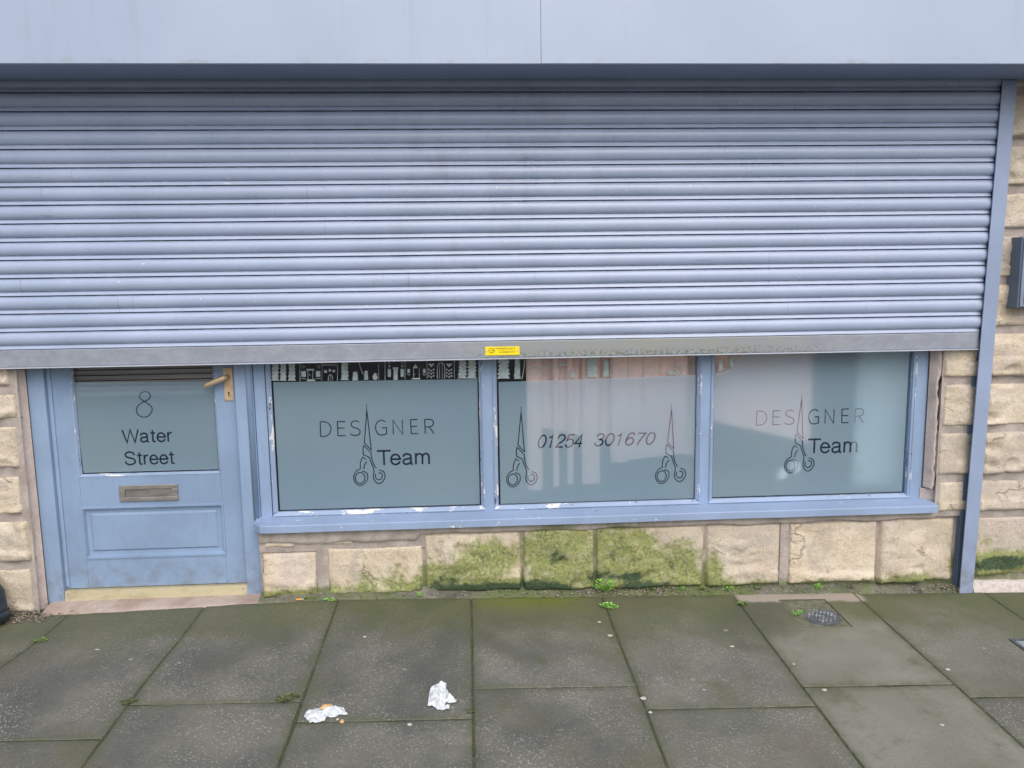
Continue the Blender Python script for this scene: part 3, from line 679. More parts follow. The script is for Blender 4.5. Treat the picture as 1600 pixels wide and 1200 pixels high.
# DESIGNER, thin capitals measured on the same zoom
D1 = [curve_q([(148, 284), (205, 286), (250, 310), (270, 360), (255, 415), (215, 446), (152, 450)]), [q(148, 284), q(152, 450)],
      [q(432, 279), q(343, 282)], [q(343, 280), q(350, 444)], [q(348, 356), q(424, 353)], [q(350, 443), q(438, 442)],
      curve_q([(590, 290), (560, 274), (520, 280), (500, 305), (505, 330), (535, 350), (575, 362), (600, 390), (592, 425), (550, 440), (515, 434), (490, 420)]),
      curve_q([(888, 285), (850, 266), (810, 278), (780, 320), (782, 380), (810, 425), (850, 434), (903, 420)]), [q(903, 424), q(898, 350), q(850, 352)],
      [q(980, 428), q(974, 266), q(1084, 426), q(1080, 262)],
      [q(1256, 258), q(1174, 261)], [q(1174, 259), q(1183, 420)], [q(1180, 338), q(1250, 335)], [q(1182, 419), q(1262, 418)],
      [q(1342, 418), q(1334, 258)], curve_q([(1334, 259), (1395, 256), (1428, 275), (1434, 305), (1410, 335), (1340, 345)]), [q(1385, 340), q(1440, 418)]]
DES1 = [([Vector(p) for p in s_], .0050, False) for s_ in D1]
def pxtext(s, xl, xr, base_l, top_l, base_r, top_r, wd, Y=YFILM, shear=0.0):
    a = W(xl, base_l, Y); b = W(xr, base_r, Y); c = W(xl, top_l, Y); d = W(xr, top_r, Y)
    z0 = (a[1]+b[1])/2; z1 = (c[1]+d[1])/2
    return [([Vector(p) for p in st_], wd, False) for st_ in text_strokes(s, a[0], b[0], z0, z1, shear)]
TEAM1 = pxtext("Team", 589.5, 670.5, 727, 704, 725, 701, .0088)
tip2a = W(814.3, 635.5, YFILM); tip2b = W(1049.5, 631.5, YFILM); tip3 = W(1253, 615.8, YFILM)
def shift(strokes, d): return [([Vector((p[0]+d[0], p[1]+d[1])) for p in pts], w_, c_) for pts, w_, c_ in strokes]
d3 = (tip3[0]-TIP[0], tip3[1]-TIP[1])
PHONE = pxtext("01254", 841.5, 910, 700.5, 679.5, 698.5, 678, .0070, shear=.24)+pxtext("301670", 929.5, 1023, 697, 677.5, 695, 675, .0070, shear=.24)

def film_with_holes(name, outline, strokes, parent):
    """frosted sheet; the lettering is cut clean through it"""
    import bmesh
    mb = MB(); mb.prism(outline, 'y', YFILM, YFILM+.0006); film = mb.build(name, M_film, parent)
    base = WORLD[parent.name]
    if strokes:
        tmp = MB()
        for k, (pts, w_, c_) in enumerate(strokes): add_ribbon(tmp, pts, w_, YFILM+.0003, c_, .004+.00007*k)
        cut = tmp.build("cutter", None, parent)
        md = film.modifiers.new("cut", 'BOOLEAN'); md.operation = 'DIFFERENCE'; md.solver = 'EXACT'; md.use_self = True; md.object = cut
        dg = bpy.context.evaluated_depsgraph_get(); dg.update(); me = bpy.data.meshes.new_from_object(film.evaluated_get(dg))
        film.modifiers.clear(); old = film.data; film.data = me; bpy.data.meshes.remove(old); bpy.data.objects.remove(cut)
    me = film.data; bm = bmesh.new(); bm.from_mesh(me)
    bmesh.ops.delete(bm, geom=[f for f in bm.faces if f.normal.y > -.9], context='FACES'); print(name, "faces", len(bm.faces), 'area', sum(f.calc_area() for f in bm.faces)); bm.to_mesh(me); bm.free()
    me.materials.clear(); me.materials.append(M_film); return film
def stroke_obj(name, strokes, parent, mat=None, Y=YFILM-.0006):
    mb = MB(); mb.closed = False
    for k, (pts, w_, c_) in enumerate(strokes): add_ribbon(mb, pts, w_, Y-.00006*(k % 9), c_)
    return mb.build(name, mat or M_hazed, parent)
def beads(mb, x0, x1, z0, z1, wd=.019, top=True):
    """glazing bead round a pane; x0..x1,z0.. is the visible glass"""
    def strip(axis, a0, a1, c, sgn):
        pr = [(0, YG-.001), (0, YG-.007), (sgn*.004, YG-.012), (sgn*wd*.8, YF-.004), (sgn*wd, YF-.002), (sgn*wd, YG-.001)]
        if axis == 'z': mb.prism([(c+p[0], p[1]) for p in pr], 'z', a0, a1)
        else: mb.prism([(p[1], c+p[0]) for p in pr], 'x', a0, a1)
    strip('z', z0, z1, x0, -1); strip('z', z0, z1, x1, 1); strip('x', x0-wd, x1+wd, z0, -1)
    if top: strip('x', x0-wd, x1+wd, z1, 1)
def window(label, x0, x1, z0=.431, z1=2.18):
    wn = bpy.data.objects.new("window", None); COL.objects.link(wn); wn.parent = bld
    wn.location = Vector(((x0+x1)/2, YF, z0))-WORLD[bld.name]; WORLD[wn.name] = Vector(((x0+x1)/2, YF, z0)); wn["label"] = label
    b = MB(); beads(b, x0, x1, z0, z1); b.build("glazing_bead", M_bead, wn)
    p = MB(); p.closed = False; p.add([(x0-.005, YG, z0-.005), (x1+.005, YG, z0-.005), (x1+.005, YG, z1+.005), (x0-.005, YG, z1+.005)], [(0, 1, 2, 3)]); p.build("glass_pane", M_glass, wn)
    return wn
w1 = window("left window with white festive village stickers over a shop name", -.890, .046)
w2 = window("middle window with a phone number between two scissors", .128, 1.060)
w3 = window("right window with shop name and scissors, nearest the guide rail", 1.142, 2.086)
f1 = film_with_holes("frosted_film", [(-.884, .436), (.040, .436), (.040, 1.028), (-.884, 1.033)], sc_w1+DES1+TEAM1, w1)
S2 = moved(sc_w1, tip2a)+moved(sc_w1, tip2b)
f2 = film_with_holes("frosted_film", [(.137, .434), (1.058, .434), (1.058, 1.026), (.137, 1.012)], S2+PHONE, w2)
f3 = film_with_holes("frosted_film", [(1.147, .436), (2.078, .436), (2.078, 2.17), (1.30, 2.17), (1.285, 1.125), (1.25, 1.09), (1.22, 1.05), (1.18, 1.036), (1.147, 1.03)], shift(sc_w1+DES1+TEAM1, d3), w3)  # film carried up the pane in place of the bright reflection there
stroke_obj("scissors_emblem", sc_w1, w1); stroke_obj("name_lettering", DES1, w1); stroke_obj("team_lettering", TEAM1, w1)
stroke_obj("scissors_emblem", moved(sc_w1, tip2a), w2); stroke_obj("scissors_emblem", moved(sc_w1, tip2b), w2); stroke_obj("phone_number", PHONE, w2)
stroke_obj("scissors_emblem", shift(sc_w1, d3), w3); stroke_obj("name_lettering", shift(DES1, d3), w3); stroke_obj("team_lettering", shift(TEAM1, d3), w3)

# festive sticker border above the film (houses, trees, snowmen) - flat vinyl on the inside of the glass
class Stick:
    def __init__(s, ox, oy, sc, Y=.0735): s.mb = MB(); s.mb.closed = False; s.q = U(Y, ox, oy, sc); s.Y = Y; s.k = 0
    def _y(s): s.k += 1; return s.Y-.00003*(s.k % 40)
    def line(s, pts, wd=.0022): add_ribbon(s.mb, [Vector(s.q(*p)) for p in pts], wd, s._y())
    def poly(s, pts):
        y = s._y(); P_ = [s.q(*p) for p in pts]; s.mb.add([(p[0], y, p[1]) for p in P_], [tuple(range(len(P_)))])
    def rect(s, a, b, c, d): s.poly([(a, b), (c, b), (c, d), (a, d)])
    def dot(s, x, y, r): s.poly([(x+r*math.cos(t*.785), y+r*math.sin(t*.785)) for t in range(8)])
    def tree(s, x, y0, y1, hw, seed):
        rr = random.Random(seed); n = 9; L_ = []; R_ = []
        for i in range(n):
            v = y0+(y1-y0)*i/n; wv = hw*(.72+.28*i/n)
            L_ += [(x-wv*rr.uniform(.55, .75), v), (x-wv*rr.uniform(.9, 1.1), v+(y1-y0)/n*.8)]; R_ += [(x+wv*rr.uniform(.55, .75), v), (x+wv*rr.uniform(.9, 1.1), v+(y1-y0)/n*.8)]
        # strips, so that the outline stays simple
        for i in range(len(L_)-1): s.poly([L_[i], R_[i], R_[i+1], L_[i+1]])
        y1_ = y1
    def done(s, parent): return s.mb.build("festive_sticker", M_sticker, parent)
s = Stick(420, 555, 4.444)
for x, hw, k in ((45, 30, 1), (100, 26, 2), (160, 28, 3)): s.tree(x, -60, 182, hw, k)
s.line([(216, -60), (217, 182)]); s.line([(370, -60), (369, 178)], .0015); s.line([(478, 70), (476, 178)])
s.rect(240, 20, 262, 40); s.rect(226, 110, 258, 150); s.rect(328, 110, 358, 150); s.rect(262, 95, 316, 106); s.line([(272, 106), (272, 170)]); s.line([(306, 106), (306, 170)]); s.rect(265, 168, 322, 180); s.dot(284, 138, 4)
s.line([(225, 70), (240, 90), (252, 78), (240, 70)], .0016); s.line([(330, 70), (345, 92), (356, 78), (342, 70)], .0016); s.line([(225, 160), (258, 164)]); s.line([(328, 160), (360, 162)])
s.line([(370, 62)]+[(370+i*8, 72 if i % 2 else 62) for i in range(1, 14)], .002); s.rect(385, 104, 404, 122); s.rect(416, 96, 432, 114); s.rect(442, 102, 460, 118)
s.line([(414, 178), (414, 150), (420, 138), (428, 134), (436, 138), (443, 150), (443, 176)]); s.line([(428, 136), (428, 176)], .0014)
s.tree(527, -60, 178, 30, 5); s.tree(600, 115, 176, 24, 6); s.tree(676, 108, 172, 18, 7); s.line([(624, 50), (640, 95), (656, 135)], .003)
s.dot(738, 154, 18); s.dot(738, 132, 9); s.line([(722, 138), (756, 130)], .003); s.line([(762, 60), (763, 172)], .0015); s.line([(806, -60), (808, 172)]); s.line([(945, -60), (946, 168)]); s.line([(1098, -60), (1099, 162)])
for x in (826, 915): s.rect(x, 95, x+22, 150); s.dot(x+11, 76, 7); s.dot(x+10, 55, 5)
s.rect(866, 95, 895, 172); s.rect(860, 84, 900, 96); s.poly([(1000, 90), (1018, 62), (1038, 90)]); s.line([(1005, 90), (1005, 160)]); s.line([(1044, 90), (1046, 160)]); s.rect(992, 158, 1052, 168); s.dot(1012, 132, 4)
for x in (962, 1070): s.rect(x, 95, x+18, 122); s.line([(x-4, 128), (x+10, 138), (x+22, 128)])
for x in (1128, 1252): s.poly([(x-22, 62), (x-10, 55), (x, 62), (x+12, 55), (x+22, 62), (x, 84)]); [s.dot(x-16+16*i, 100+22*j+(8 if i % 2 else 0), 6) for i in range(3) for j in range(3)]
s.line([(1170, 164), (1170, 80), (1180, 58), (1196, 52), (1212, 58), (1222, 80), (1222, 162)], .003); s.line([(1186, 60), (1186, 162)], .0015); s.line([(1204, 60), (1205, 162)], .0015); s.line([(1287, -60), (1288, 160)])
for x, hw, k in ((1345, 34, 8), (1410, 36, 9)): s.tree(x, -60, 166, hw, k)
s.done(w1)
s = Stick(760, 545, 4.444, .0735)
s.tree(120, -40, 212, 48, 11); s.tree(215, 60, 212, 26, 12); s.line([(268, -40), (262, 130), (246, 212)], .0035); s.line([(305, -40), (304, 210)]); s.line([(496, -40), (497, 206)], .0016); s.line([(628, -40), (632, 204)])
for x in (322, 372, 448): s.line([(x, 75), (x, 95), (x+28, 94), (x+28, 74)], .0018); s.line([(x+14, 74), (x+14, 95)], .0014)
s.line([(310+i*14, 138 if i % 2 else 122) for i in range(14)], .0032)
for x in (320, 448): s.line([(x, 155), (x, 190), (x+34, 189), (x+34, 154), (x, 155)], .0018); s.line([(x, 172), (x+34, 171)], .0014); s.line([(x+17, 154), (x+17, 190)], .0014)
s.line([(384, 208), (384, 150), (424, 149), (425, 206)], .0028); s.dot(396, 178, 4); s.line([(384, 207), (425, 206)], .003)
s.line([(500, 75), (535, 82), (570, 74)], .0028); s.rect(510, 100, 560, 116); s.line([(522, 205), (524, 160), (540, 142), (552, 160), (554, 204)], .003); s.dot(598, 182, 18); s.dot(598, 158, 10); s.rect(590, 138, 606, 150)
s.tree(735, -40, 200, 44, 13); s.tree(832, 80, 196, 26, 14); s.line([(860, 110), (862, 194)]); s.line([(1020, 70), (1022, 190)]); s.line([(1222, -40), (1225, 186)], .0016)
s.line([(874, 160), (876, 130), (886, 122), (898, 130), (898, 160), (874, 160)], .0018); s.line([(874, 145), (898, 145)], .0014)
for i in range(5): s.line([(924+i*8, 128), (924+i*8, 192)], .0016)
s.line([(975, 165), (975, 148), (1004, 147), (1004, 164), (975, 165)], .002); [s.dot(975+13*i, 182, 4) for i in range(3)]; [s.dot(870+12*i, 186, 4) for i in range(3)]
s.line([(1028, 170), (1100, 168), (1220, 166)], .0015); s.line([(1106, 188), (1106, 125), (1158, 124), (1158, 186)], .0022)
s.poly([(1268, 150), (1310, 158), (1330, 178), (1265, 180)]); s.line([(1300, 95), (1330, 120), (1372, 150), (1375, 172), (1345, 175), (1300, 130)], .004); s.line([(1330, 100), (1365, 135)], .003); s.line([(1440, 90), (1437, 180)], .0018)
s.done(w2)
s = Stick(1050, 540, 12, .0735)
s.tree(915, 270, 470, 55, 21); s.line([(850, 480), (1020, 420)], .003); s.tree(1120, 100, 400, 45, 22); s.line([(1040, 100), (1050, 410)], .0015)
s.done(w3)

# ---- door ------------------------------------------------------------------
door = bpy.data.objects.new("door", None); COL.objects.link(door); door.parent = bld; dl = Vector((-1.467, .08, .09)); door.location = dl-WORLD[bld.name]; WORLD[door.name] = dl
YD = .080
leaf = MB()
DX0, DX1, DZ0, DZ1 = -1.884, -1.052, .0895, 2.11
gx0, gx1, gz0, gz1 = -1.776, -1.146, .617, 1.93
leaf.box(DX0, gx0, YD, YD+.045, DZ0, DZ1, bev=.002); leaf.box(gx1, DX1, YD, YD+.045, DZ0, DZ1, bev=.002)
leaf.box(gx0, gx1, YD+.0004, YD+.045, .470, gz0, bev=.002); leaf.box(gx0, gx1, YD+.0004, YD+.045, DZ0, .232, bev=.002); leaf.box(gx0, gx1, YD+.0004, YD+.045, gz1, DZ1, bev=.002)
pz0, pz1, px0, px1 = .232, .470, gx0, gx1
# moulding and raised field of the lower panel
def frame_ring(mb, o, i_, yo, yi):
    (a, b, c, d), (e, f, g_, h) = o, i_
    vs = [(a, yo, c), (b, yo, c), (b, yo, d), (a, yo, d), (e, yi, g_), (f, yi, g_), (f, yi, h), (e, yi, h)]
    mb.add(vs, [(0, 1, 5, 4), (1, 2, 6, 5), (2, 3, 7, 6), (3, 0, 4, 7)])
leaf.build("door_leaf", M_door, door)
pn = MB(); pn.closed = False
def rc(m_): return (px0+m_, px1-m_, pz0+m_, pz1-m_)
frame_ring(pn, rc(-.004), rc(.004), YD-.004, YD-.004); frame_ring(pn, rc(-.004), rc(-.006), YD-.004, YD+.002)
frame_ring(pn, rc(.004), rc(.011), YD-.004, YD+.012); frame_ring(pn, rc(.011), rc(.028), YD+.012, YD+.014); frame_ring(pn, rc(.028), rc(.037), YD+.014, YD+.006)
a, b, c, d = rc(.037); pn.add([(a, YD+.006, c), (b, YD+.006, c), (b, YD+.006, d), (a, YD+.006, d)], [(0, 1, 2, 3)])
pn.build("door_panel", M_door, door)
b = MB()
for (axis, a0, a1, c_, sg) in (('z', gz0, gz1, gx0, 1), ('z', gz0, gz1, gx1, -1), ('x', gx0, gx1, gz0, 1)):
    pr = [(0, YD-.002), (0, YD+.02), (sg*.009, YD+.02), (sg*.009, YD+.012), (sg*.003, YD-.001)]
    if axis == 'z': b.prism([(c_+p[0], p[1]) for p in pr], 'z', a0, a1)
    else: b.prism([(p[1], c_+p[0]) for p in pr], 'x', a0, a1)
b.build("glazing_bead", M_bead, door)
p = MB(); p.closed = False; YDG = YD+.014; p.add([(gx0, YDG, gz0), (gx1, YDG, gz0), (gx1, YDG, gz1), (gx0, YDG, gz1)], [(0, 1, 2, 3)]); dgl = p.build("glass_pane", M_glass, door)
_sv = YFILM; YFILM = YD+.019
wat = pxtext("Water", 192.5, 269.5, 692, 671.5, 689.5, 670, .0076, YFILM)+pxtext("Street", 196.5, 273, 726.5, 705.5, 724.5, 704.5, .0076, YFILM)
q8 = U(YFILM, 100, 570, 5.333)
e8 = [Vector(q8(*p)) for p in [(668+(64*math.cos(R(a))), 372+64*math.sin(R(a))) for a in range(-80, 262, 12)]]
e8 = catmull([q8(*p) for p in ((640, 285), (690, 318), (728, 350), (733, 385), (705, 425), (660, 436), (620, 418), (604, 380), (615, 345), (650, 315), (700, 290), (719, 262), (708, 234), (675, 224), (642, 236), (628, 262), (640, 286))], 5)
wat.append((e8, .0046, False))
film_with_holes("frosted_film", [(gx0+.012, gz0+.014), (gx1-.012, gz0+.014), (gx1-.012, 1.040), (gx0+.006, 1.046)], wat, door)
stroke_obj("address_lettering", wat, door, None, YFILM-.0006)
YFILM = _sv
# rolled blind behind the door glass
bl = MB(); bl.closed = False
for i in range(40):
    z = .98+i*.024; bl.add([(gx0-.02, .125, z), (gx1+.02, .125, z), (gx1+.02, .112, z+.021), (gx0-.02, .112, z+.021)], [(0, 1, 2, 3)])
bl.build("slatted_blind", M_dblind, door)
# letterbox
lb = MB(); lz0, lz1, lx0, lx1 = .498, .573, -1.602, -1.340
for bx in ((lx0, lx1, lz1-.019, lz1), (lx0, lx1, lz0, lz0+.019), (lx0, lx0+.026, lz0+.019, lz1-.019), (lx1-.026, lx1, lz0+.019, lz1-.019)): lb.box(bx[0], bx[1], YD-.009, YD-.0005, bx[2], bx[3], bev=.0022)
lbo = lb.build("letterbox", M_chrome, door)
fl = MB(); fl.box(lx0+.027, lx1-.027, YD-.004, YD-.0008, lz0+.020, lz1-.020, bev=.001); fl.build("flap", M_flap, lbo)
# handle and plate
hd = MB(); hd.box(-1.104, -1.062, YD-.006, YD-.0005, .953, 1.103, bev=.002)
hp = hd.build("handle_plate", M_brass, door)
lv = MB(); c0 = Vector((-1.084, YD-.006, 1.063)); lv.tube([c0, c0+Vector((0, -.018, 0)), c0+Vector((0, -.040, 0))], [.010, .009, .010], 14)
lv.tube([c0+Vector((.008, -.036, .005)), c0+Vector((-.010, -.040, -.003)), c0+Vector((-.042, -.043, -.016)), c0+Vector((-.076, -.042, -.029)), c0+Vector((-.094, -.040, -.036))], [.009, .013, .012, .0105, .007], 16)
lv.build("lever", M_brass, hp)
kh = MB(); kh.tube([(-1.083, YD-.0062, .990), (-1.083, YD-.0070, .990)], .0042, 12); kh.box(-1.0850, -1.0810, YD-.0070, YD-.0062, .973, .989); kh.build("keyhole", M_dark, hp)
for x in (-1.098, -1.068):
    sc = MB(); sc.tube([(x, YD-.0062, .960), (x, YD-.0075, .960)], .0025, 10); sc.build("screw", M_flap, hp)
# threshold and stone step
th = MB(); th.prism([(YF+.014, .034), (YF+.004, .040), (YF+.012, .0855), (YF+.06, .088), (YF+.06, .034)], 'x', -1.892, -1.040); tho = th.build("door_threshold", M_gold, bld)
for x in (-1.862, -1.07):
    ts = MB(); ts.tube([(x, YF+.012, .068), (x, YF+.0055, .068)], .003, 10); ts.build("screw", M_flap, tho)
sp = MB(); sp.closed = False; nx = 60; nz = 8; vs = []
for j in range(nz+1):
    for i in range(nx+1):
        X = -1.93+.97*i/nx; u = j/nz; Y = -.062+.134*u+(.010*noise.noise(Vector((X*6, 0, u)))+.006*noise.noise(Vector((X*25, 0, u))))*(1-u); zz = gz(X, Y)
        Z = (max(zz+.002, zz+(.041-zz)*min(1, max(0, (u-.05)*2.2))**.7) if j > 0 else zz-.01)+.002*noise.noise(Vector((X*30, u*8, 1)))
        vs.append((X, Y, Z))
sp.add(vs, [(j*(nx+1)+i, j*(nx+1)+i+1, (j+1)*(nx+1)+i+1, (j+1)*(nx+1)+i) for j in range(nz) for i in range(nx)], 0, True)
sp.build("door_step", M_step, bld)

# ---------------------------------------------------------------- roller shutter
sh = empty("roller_shutter", (0, -.04, 1.13), "wide grey blue steel roller shutter pulled halfway down over the shop front", "shutter")
pit = .0756; ZT = 1.210
prof = [(0, -.001), (.03, .004), (.08, .0085), (.16, .0125), (.27, .0155), (.40, .0165), (.52, .0150), (.63, .0115), (.70, .0068), (.745, .0022), (.765, .0005), (.785, .0008), (.83, .0028), (.93, .0075), (.962, .0078), (.972, .004), (.976, -.003), (1.0, -.004)]
cu = MB(); cu.closed = False; nx = 70; nrow = 16; vs = []; lines = []; crev = []
for r in range(nrow):
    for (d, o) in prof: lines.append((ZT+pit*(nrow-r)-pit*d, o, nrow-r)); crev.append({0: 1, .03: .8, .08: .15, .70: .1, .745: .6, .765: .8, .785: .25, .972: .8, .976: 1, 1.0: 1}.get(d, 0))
xa = -3.05
for (z, o, rid) in lines:
    for i in range(nx+1):
        xr = 2.334+(z-1.15)*.0218; X = xa+(xr-xa)*i/nx; wob = .0012*noise.noise(Vector((X*1.3, rid*4.1, 0)))
        vs.append((X, -.034-o+wob*1.5+.0015*noise.noise(Vector((X*.7, 0, z*.8))), z+wob))
cu.add(vs, [(j*(nx+1)+i, j*(nx+1)+i+1, (j+1)*(nx+1)+i+1, (j+1)*(nx+1)+i) for j in range(len(lines)-1) for i in range(nx)], 0, True)
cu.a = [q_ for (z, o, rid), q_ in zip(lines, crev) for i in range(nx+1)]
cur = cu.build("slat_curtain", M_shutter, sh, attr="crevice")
try:
    cur.data.set_sharp_from_angle(angle=R(50))
except Exception: pass
br = MB(); br.prism([(-.030, 1.136), (-.042, 1.136), (-.044, 1.140), (-.044, 1.206), (-.041, 1.2095), (-.030, 1.2095)], 'x', xa, 2.333)
br.build("bottom_rail", M_rail, sh)
ba = MB(); ba.box(xa, 2.326, -.056, -.026, 1.1310, 1.1352); ba.build("bottom_flange", paint("flange_metal", (.50, .54, .62), rough=.35, dirt=.1), sh)
pl = MB(); pl.box(.0755, .2275, -.0475, -.0442, 1.148, 1.186, bev=.0008); plo = pl.build("safety_plate", M_yellow, sh); 
pr = MB(); pr.closed = False
ring = [Vector((.104+.0125*math.cos(R(a)), 1.1695+.0095*math.sin(R(a)))) for a in range(0, 360, 20)]; add_ribbon(pr, ring, .0022, -.0478, True)
rr = random.Random(4)
def dashes(x0, x1, z, h):
    x = x0
    while x < x1:
        wv = rr.uniform(.0016, .0030)
        pr.add([(x, -.0478, z), (x+wv, -.0478, z), (x+wv, -.0478, z+h*rr.uniform(.7, 1)), (x, -.0478, z+h)], [(0, 1, 2, 3)]); x += wv+.0009
        if rr.random() < .16: x += .003
dashes(.122, .207, 1.1775, .0034); dashes(.136, .204, 1.1700, .0028); dashes(.136, .206, 1.1595, .0045); dashes(.098, .111, 1.1675, .004); dashes(.096, .114, 1.1570, .0018)
pr.build("printed_text", M_black, plo)
for x in (.083, .220):
    rv = MB(); rv.tube([(x, -.0472, 1.166), (x, -.0492, 1.166)], .0028, 10); rv.build("rivet", M_rivet, plo)
# guide rail (leans very slightly, as photographed)
def leanx(z): return (z+.028)*.0185
gr = MB()
def lbox(mb, x0, x1, y0, y1, z0, z1):
    vs = [(x+leanx(z), y, z) for x in (x0, x1) for y in (y0, y1) for z in (z0, z1)]
    mb.add(vs, [(0, 1, 3, 2), (4, 6, 7, 5), (0, 4, 5, 1), (2, 3, 7, 6), (0, 2, 6, 4), (1, 5, 7, 3)])
lbox(gr, 2.309, 2.374, -.062, -.057, -.030, 2.309)
gr_o = gr.build("guide_rail", M_guide, sh); gr_o["label"] = "upright guide rail at the right end of the shutter"
gi = MB(); lbox(gi, 2.311, 2.373, -.0565, -.052, -.030, 2.309); lbox(gi, 2.345, 2.371, -.052, -.004, -.030, 2.309); lbox(gi, 2.309, 2.371, -.004, .001, -.03, 2.309); lbox(gi, 2.312, 2.345, -.018, -.012, -.03, 2.309); gi.build("rail_channel", M_guide_dark, gr_o)
gl_ = MB(); lbox(gl_, -2.99, -2.92, -.062, 0, -.0, 2.30); g2 = gl_.build("guide_rail", M_guide, sh); g2.location.x -= 0

# ---------------------------------------------------------------- fascia
fa = empty("fascia_sign", (.3, -.2, 2.31), "pale grey blue fascia box above the shutter, blank", "fascia")
JX = .307
f = MB(); f.box(-3.6, JX-.0005, -.333, -.315, 2.310, 2.93, bev=.0008); f.build("fascia_panel", M_fascia, fa)
f = MB(); f.box(JX+.0005, 3.9, -.3333, -.315, 2.3105, 2.93, bev=.0008); f.build("fascia_panel", M_fascia, fa)
f = MB(); f.box(-3.6, 3.9, -.314, .0, 2.90, 2.93); f.build("top_board", M_fascia, fa)
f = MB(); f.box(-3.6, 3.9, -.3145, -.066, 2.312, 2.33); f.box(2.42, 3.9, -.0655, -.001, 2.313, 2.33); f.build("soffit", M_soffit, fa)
f = MB(); f.box(-3.6, 2.355, -.0655, -.060, 2.316, 2.60); f.box(-3.6, 3.9, -.02, -.001, 2.45, 2.9); f.build("backing_board", M_dark, fa)

# ---------------------------------------------------------------- slats, balls and cloths added behind the glass to tint it
vb = empty("pink_tint_slats", (.7, .2, 1.2), "pinkish vertical blind added to tint the middle window", "blind")  # invented slats, placed to give the pane its blurred pink stripes
YB = .105
def slat(xpl, xpr, ypb, dy):
    a = W(xpl, ypb, YB); b_ = W(xpr, ypb, YB); mb = MB(); n = 6; vs = []
    for k in range(n+1):
        u = k/n; X = a[0]+(b_[0]-a[0])*u; Y = YB+dy-.008*math.sin(u*math.pi)
        vs += [(X, Y, a[1]), (X, Y, 2.15), (X, Y+.002, 2.15), (X, Y+.002, a[1])]
    fs = []
    for k in range(n):
        for j in range(4): fs.append((k*4+j, k*4+(j+1) % 4, k*4+4+(j+1) % 4, k*4+4+j))
    fs += [(3, 2, 1, 0), (n*4, n*4+1, n*4+2, n*4+3)]
    mb.add(vs, fs, 0, True); mb.build("slat", M_pink, vb)
for xl, xr, yb in ((1104, 1130, 590), (1129, 1158, 588), (824, 848, 765), (864, 874, 760), (886, 896, 755), (909, 937, 755), (953, 981, 722), (978, 1006, 717), (1002, 1030, 714), (1026, 1054, 712), (1050, 1073, 708)): slat(xl, xr, yb, random.uniform(-.004, .004))
f = MB(); f.box(.2, 1.05, .10, .13, 2.152, 2.18); f.build("head_rail", M_pink, vb)
def add_bauble(xp, yp, r, Y, label):  # pale ball put in for the blurred sparkle on the pane
    c = W(xp, yp, Y); mb = MB(); seg = 14; rows = 8; vs = []
    for j in range(rows+1):
        t_ = math.pi*j/rows
        for i in range(seg): vs.append((c[0]+r*math.sin(t_)*math.cos(2*math.pi*i/seg), Y+r*math.sin(t_)*math.sin(2*math.pi*i/seg), c[1]+r*math.cos(t_)*(1.05)))
    mb.add(vs, [(j*seg+i, j*seg+(i+1) % seg, (j+1)*seg+(i+1) % seg, (j+1)*seg+i) for j in range(rows) for i in range(seg)], 0, True)
    mb.tube([(c[0], Y, c[1]+r*1.02), (c[0], Y, c[1]+r*1.3)], r*.2, 8); mb.tube([(c[0], Y, c[1]+r*1.2), (c[0], Y, 2.1)], .0008, 5)
    tag(mb.build("added_bauble", M_orn, origin=(c[0], Y, c[1]-r)), label, "bauble", "pale baubles added behind the right window")
add_bauble(1241, 729, .030, .125, "pale bauble added for the sparkle in the left scissors ring of the right window")
add_bauble(1219, 740, .030, .145, "pale bauble added for a blurred glint just left of the scissors ring, right window")

def backcloth(xl, xr, yl, yr, Yc, label):  # pink sheet put in for the soft pink tint on a pane
    a_ = W(xl, yl, Yc); b_ = W(xr, yr, Yc); mb = MB(); mb.closed = False; n = 40; vs = []
    for i in range(n+1):
        u = i/n; X = a_[0]+(b_[0]-a_[0])*u; Y = Yc+.006*math.sin(u*23)
        vs += [(X, Y, a_[1]+(b_[1]-a_[1])*u), (X, Y, 2.14)]
    mb.add(vs, [(2*i, 2*i+2, 2*i+3, 2*i+1) for i in range(n)], 0, True)
    tag(mb.build("backcloth", M_pink, origin=(a_[0], Yc, a_[1])), label, "backcloth", "pinkish cloths added behind the windows")
backcloth(845, 1086, 668, 712, .135, "broad pinkish cloth added to tint the right half of the middle window")
backcloth(1104, 1262, 655, 690, .18, "pinkish cloth added to tint the left letters of the right window")
pc = MB(); pc.closed = False; vs = []; nx = 40; a0 = W(1335, 600, .24)[0]  # pale sheet put in to make the pane's right end brighter
for i in range(nx+1):
    X = a0+.30*i/nx; Y = .24+.012*math.sin(i*.9)
    vs += [(X, Y, .44), (X, Y, 2.15)]
pc.add(vs, [(2*i, 2*i+2, 2*i+3, 2*i+1) for i in range(nx)], 0, True)
t = NT("added_pale"); M_pc = t.out((.72, .84, .88), .9)
tag(pc.build("backdrop", M_pc, origin=(a0+.15, .19, .44)), "pale curtain added to brighten the right end of the right window", "backdrop")
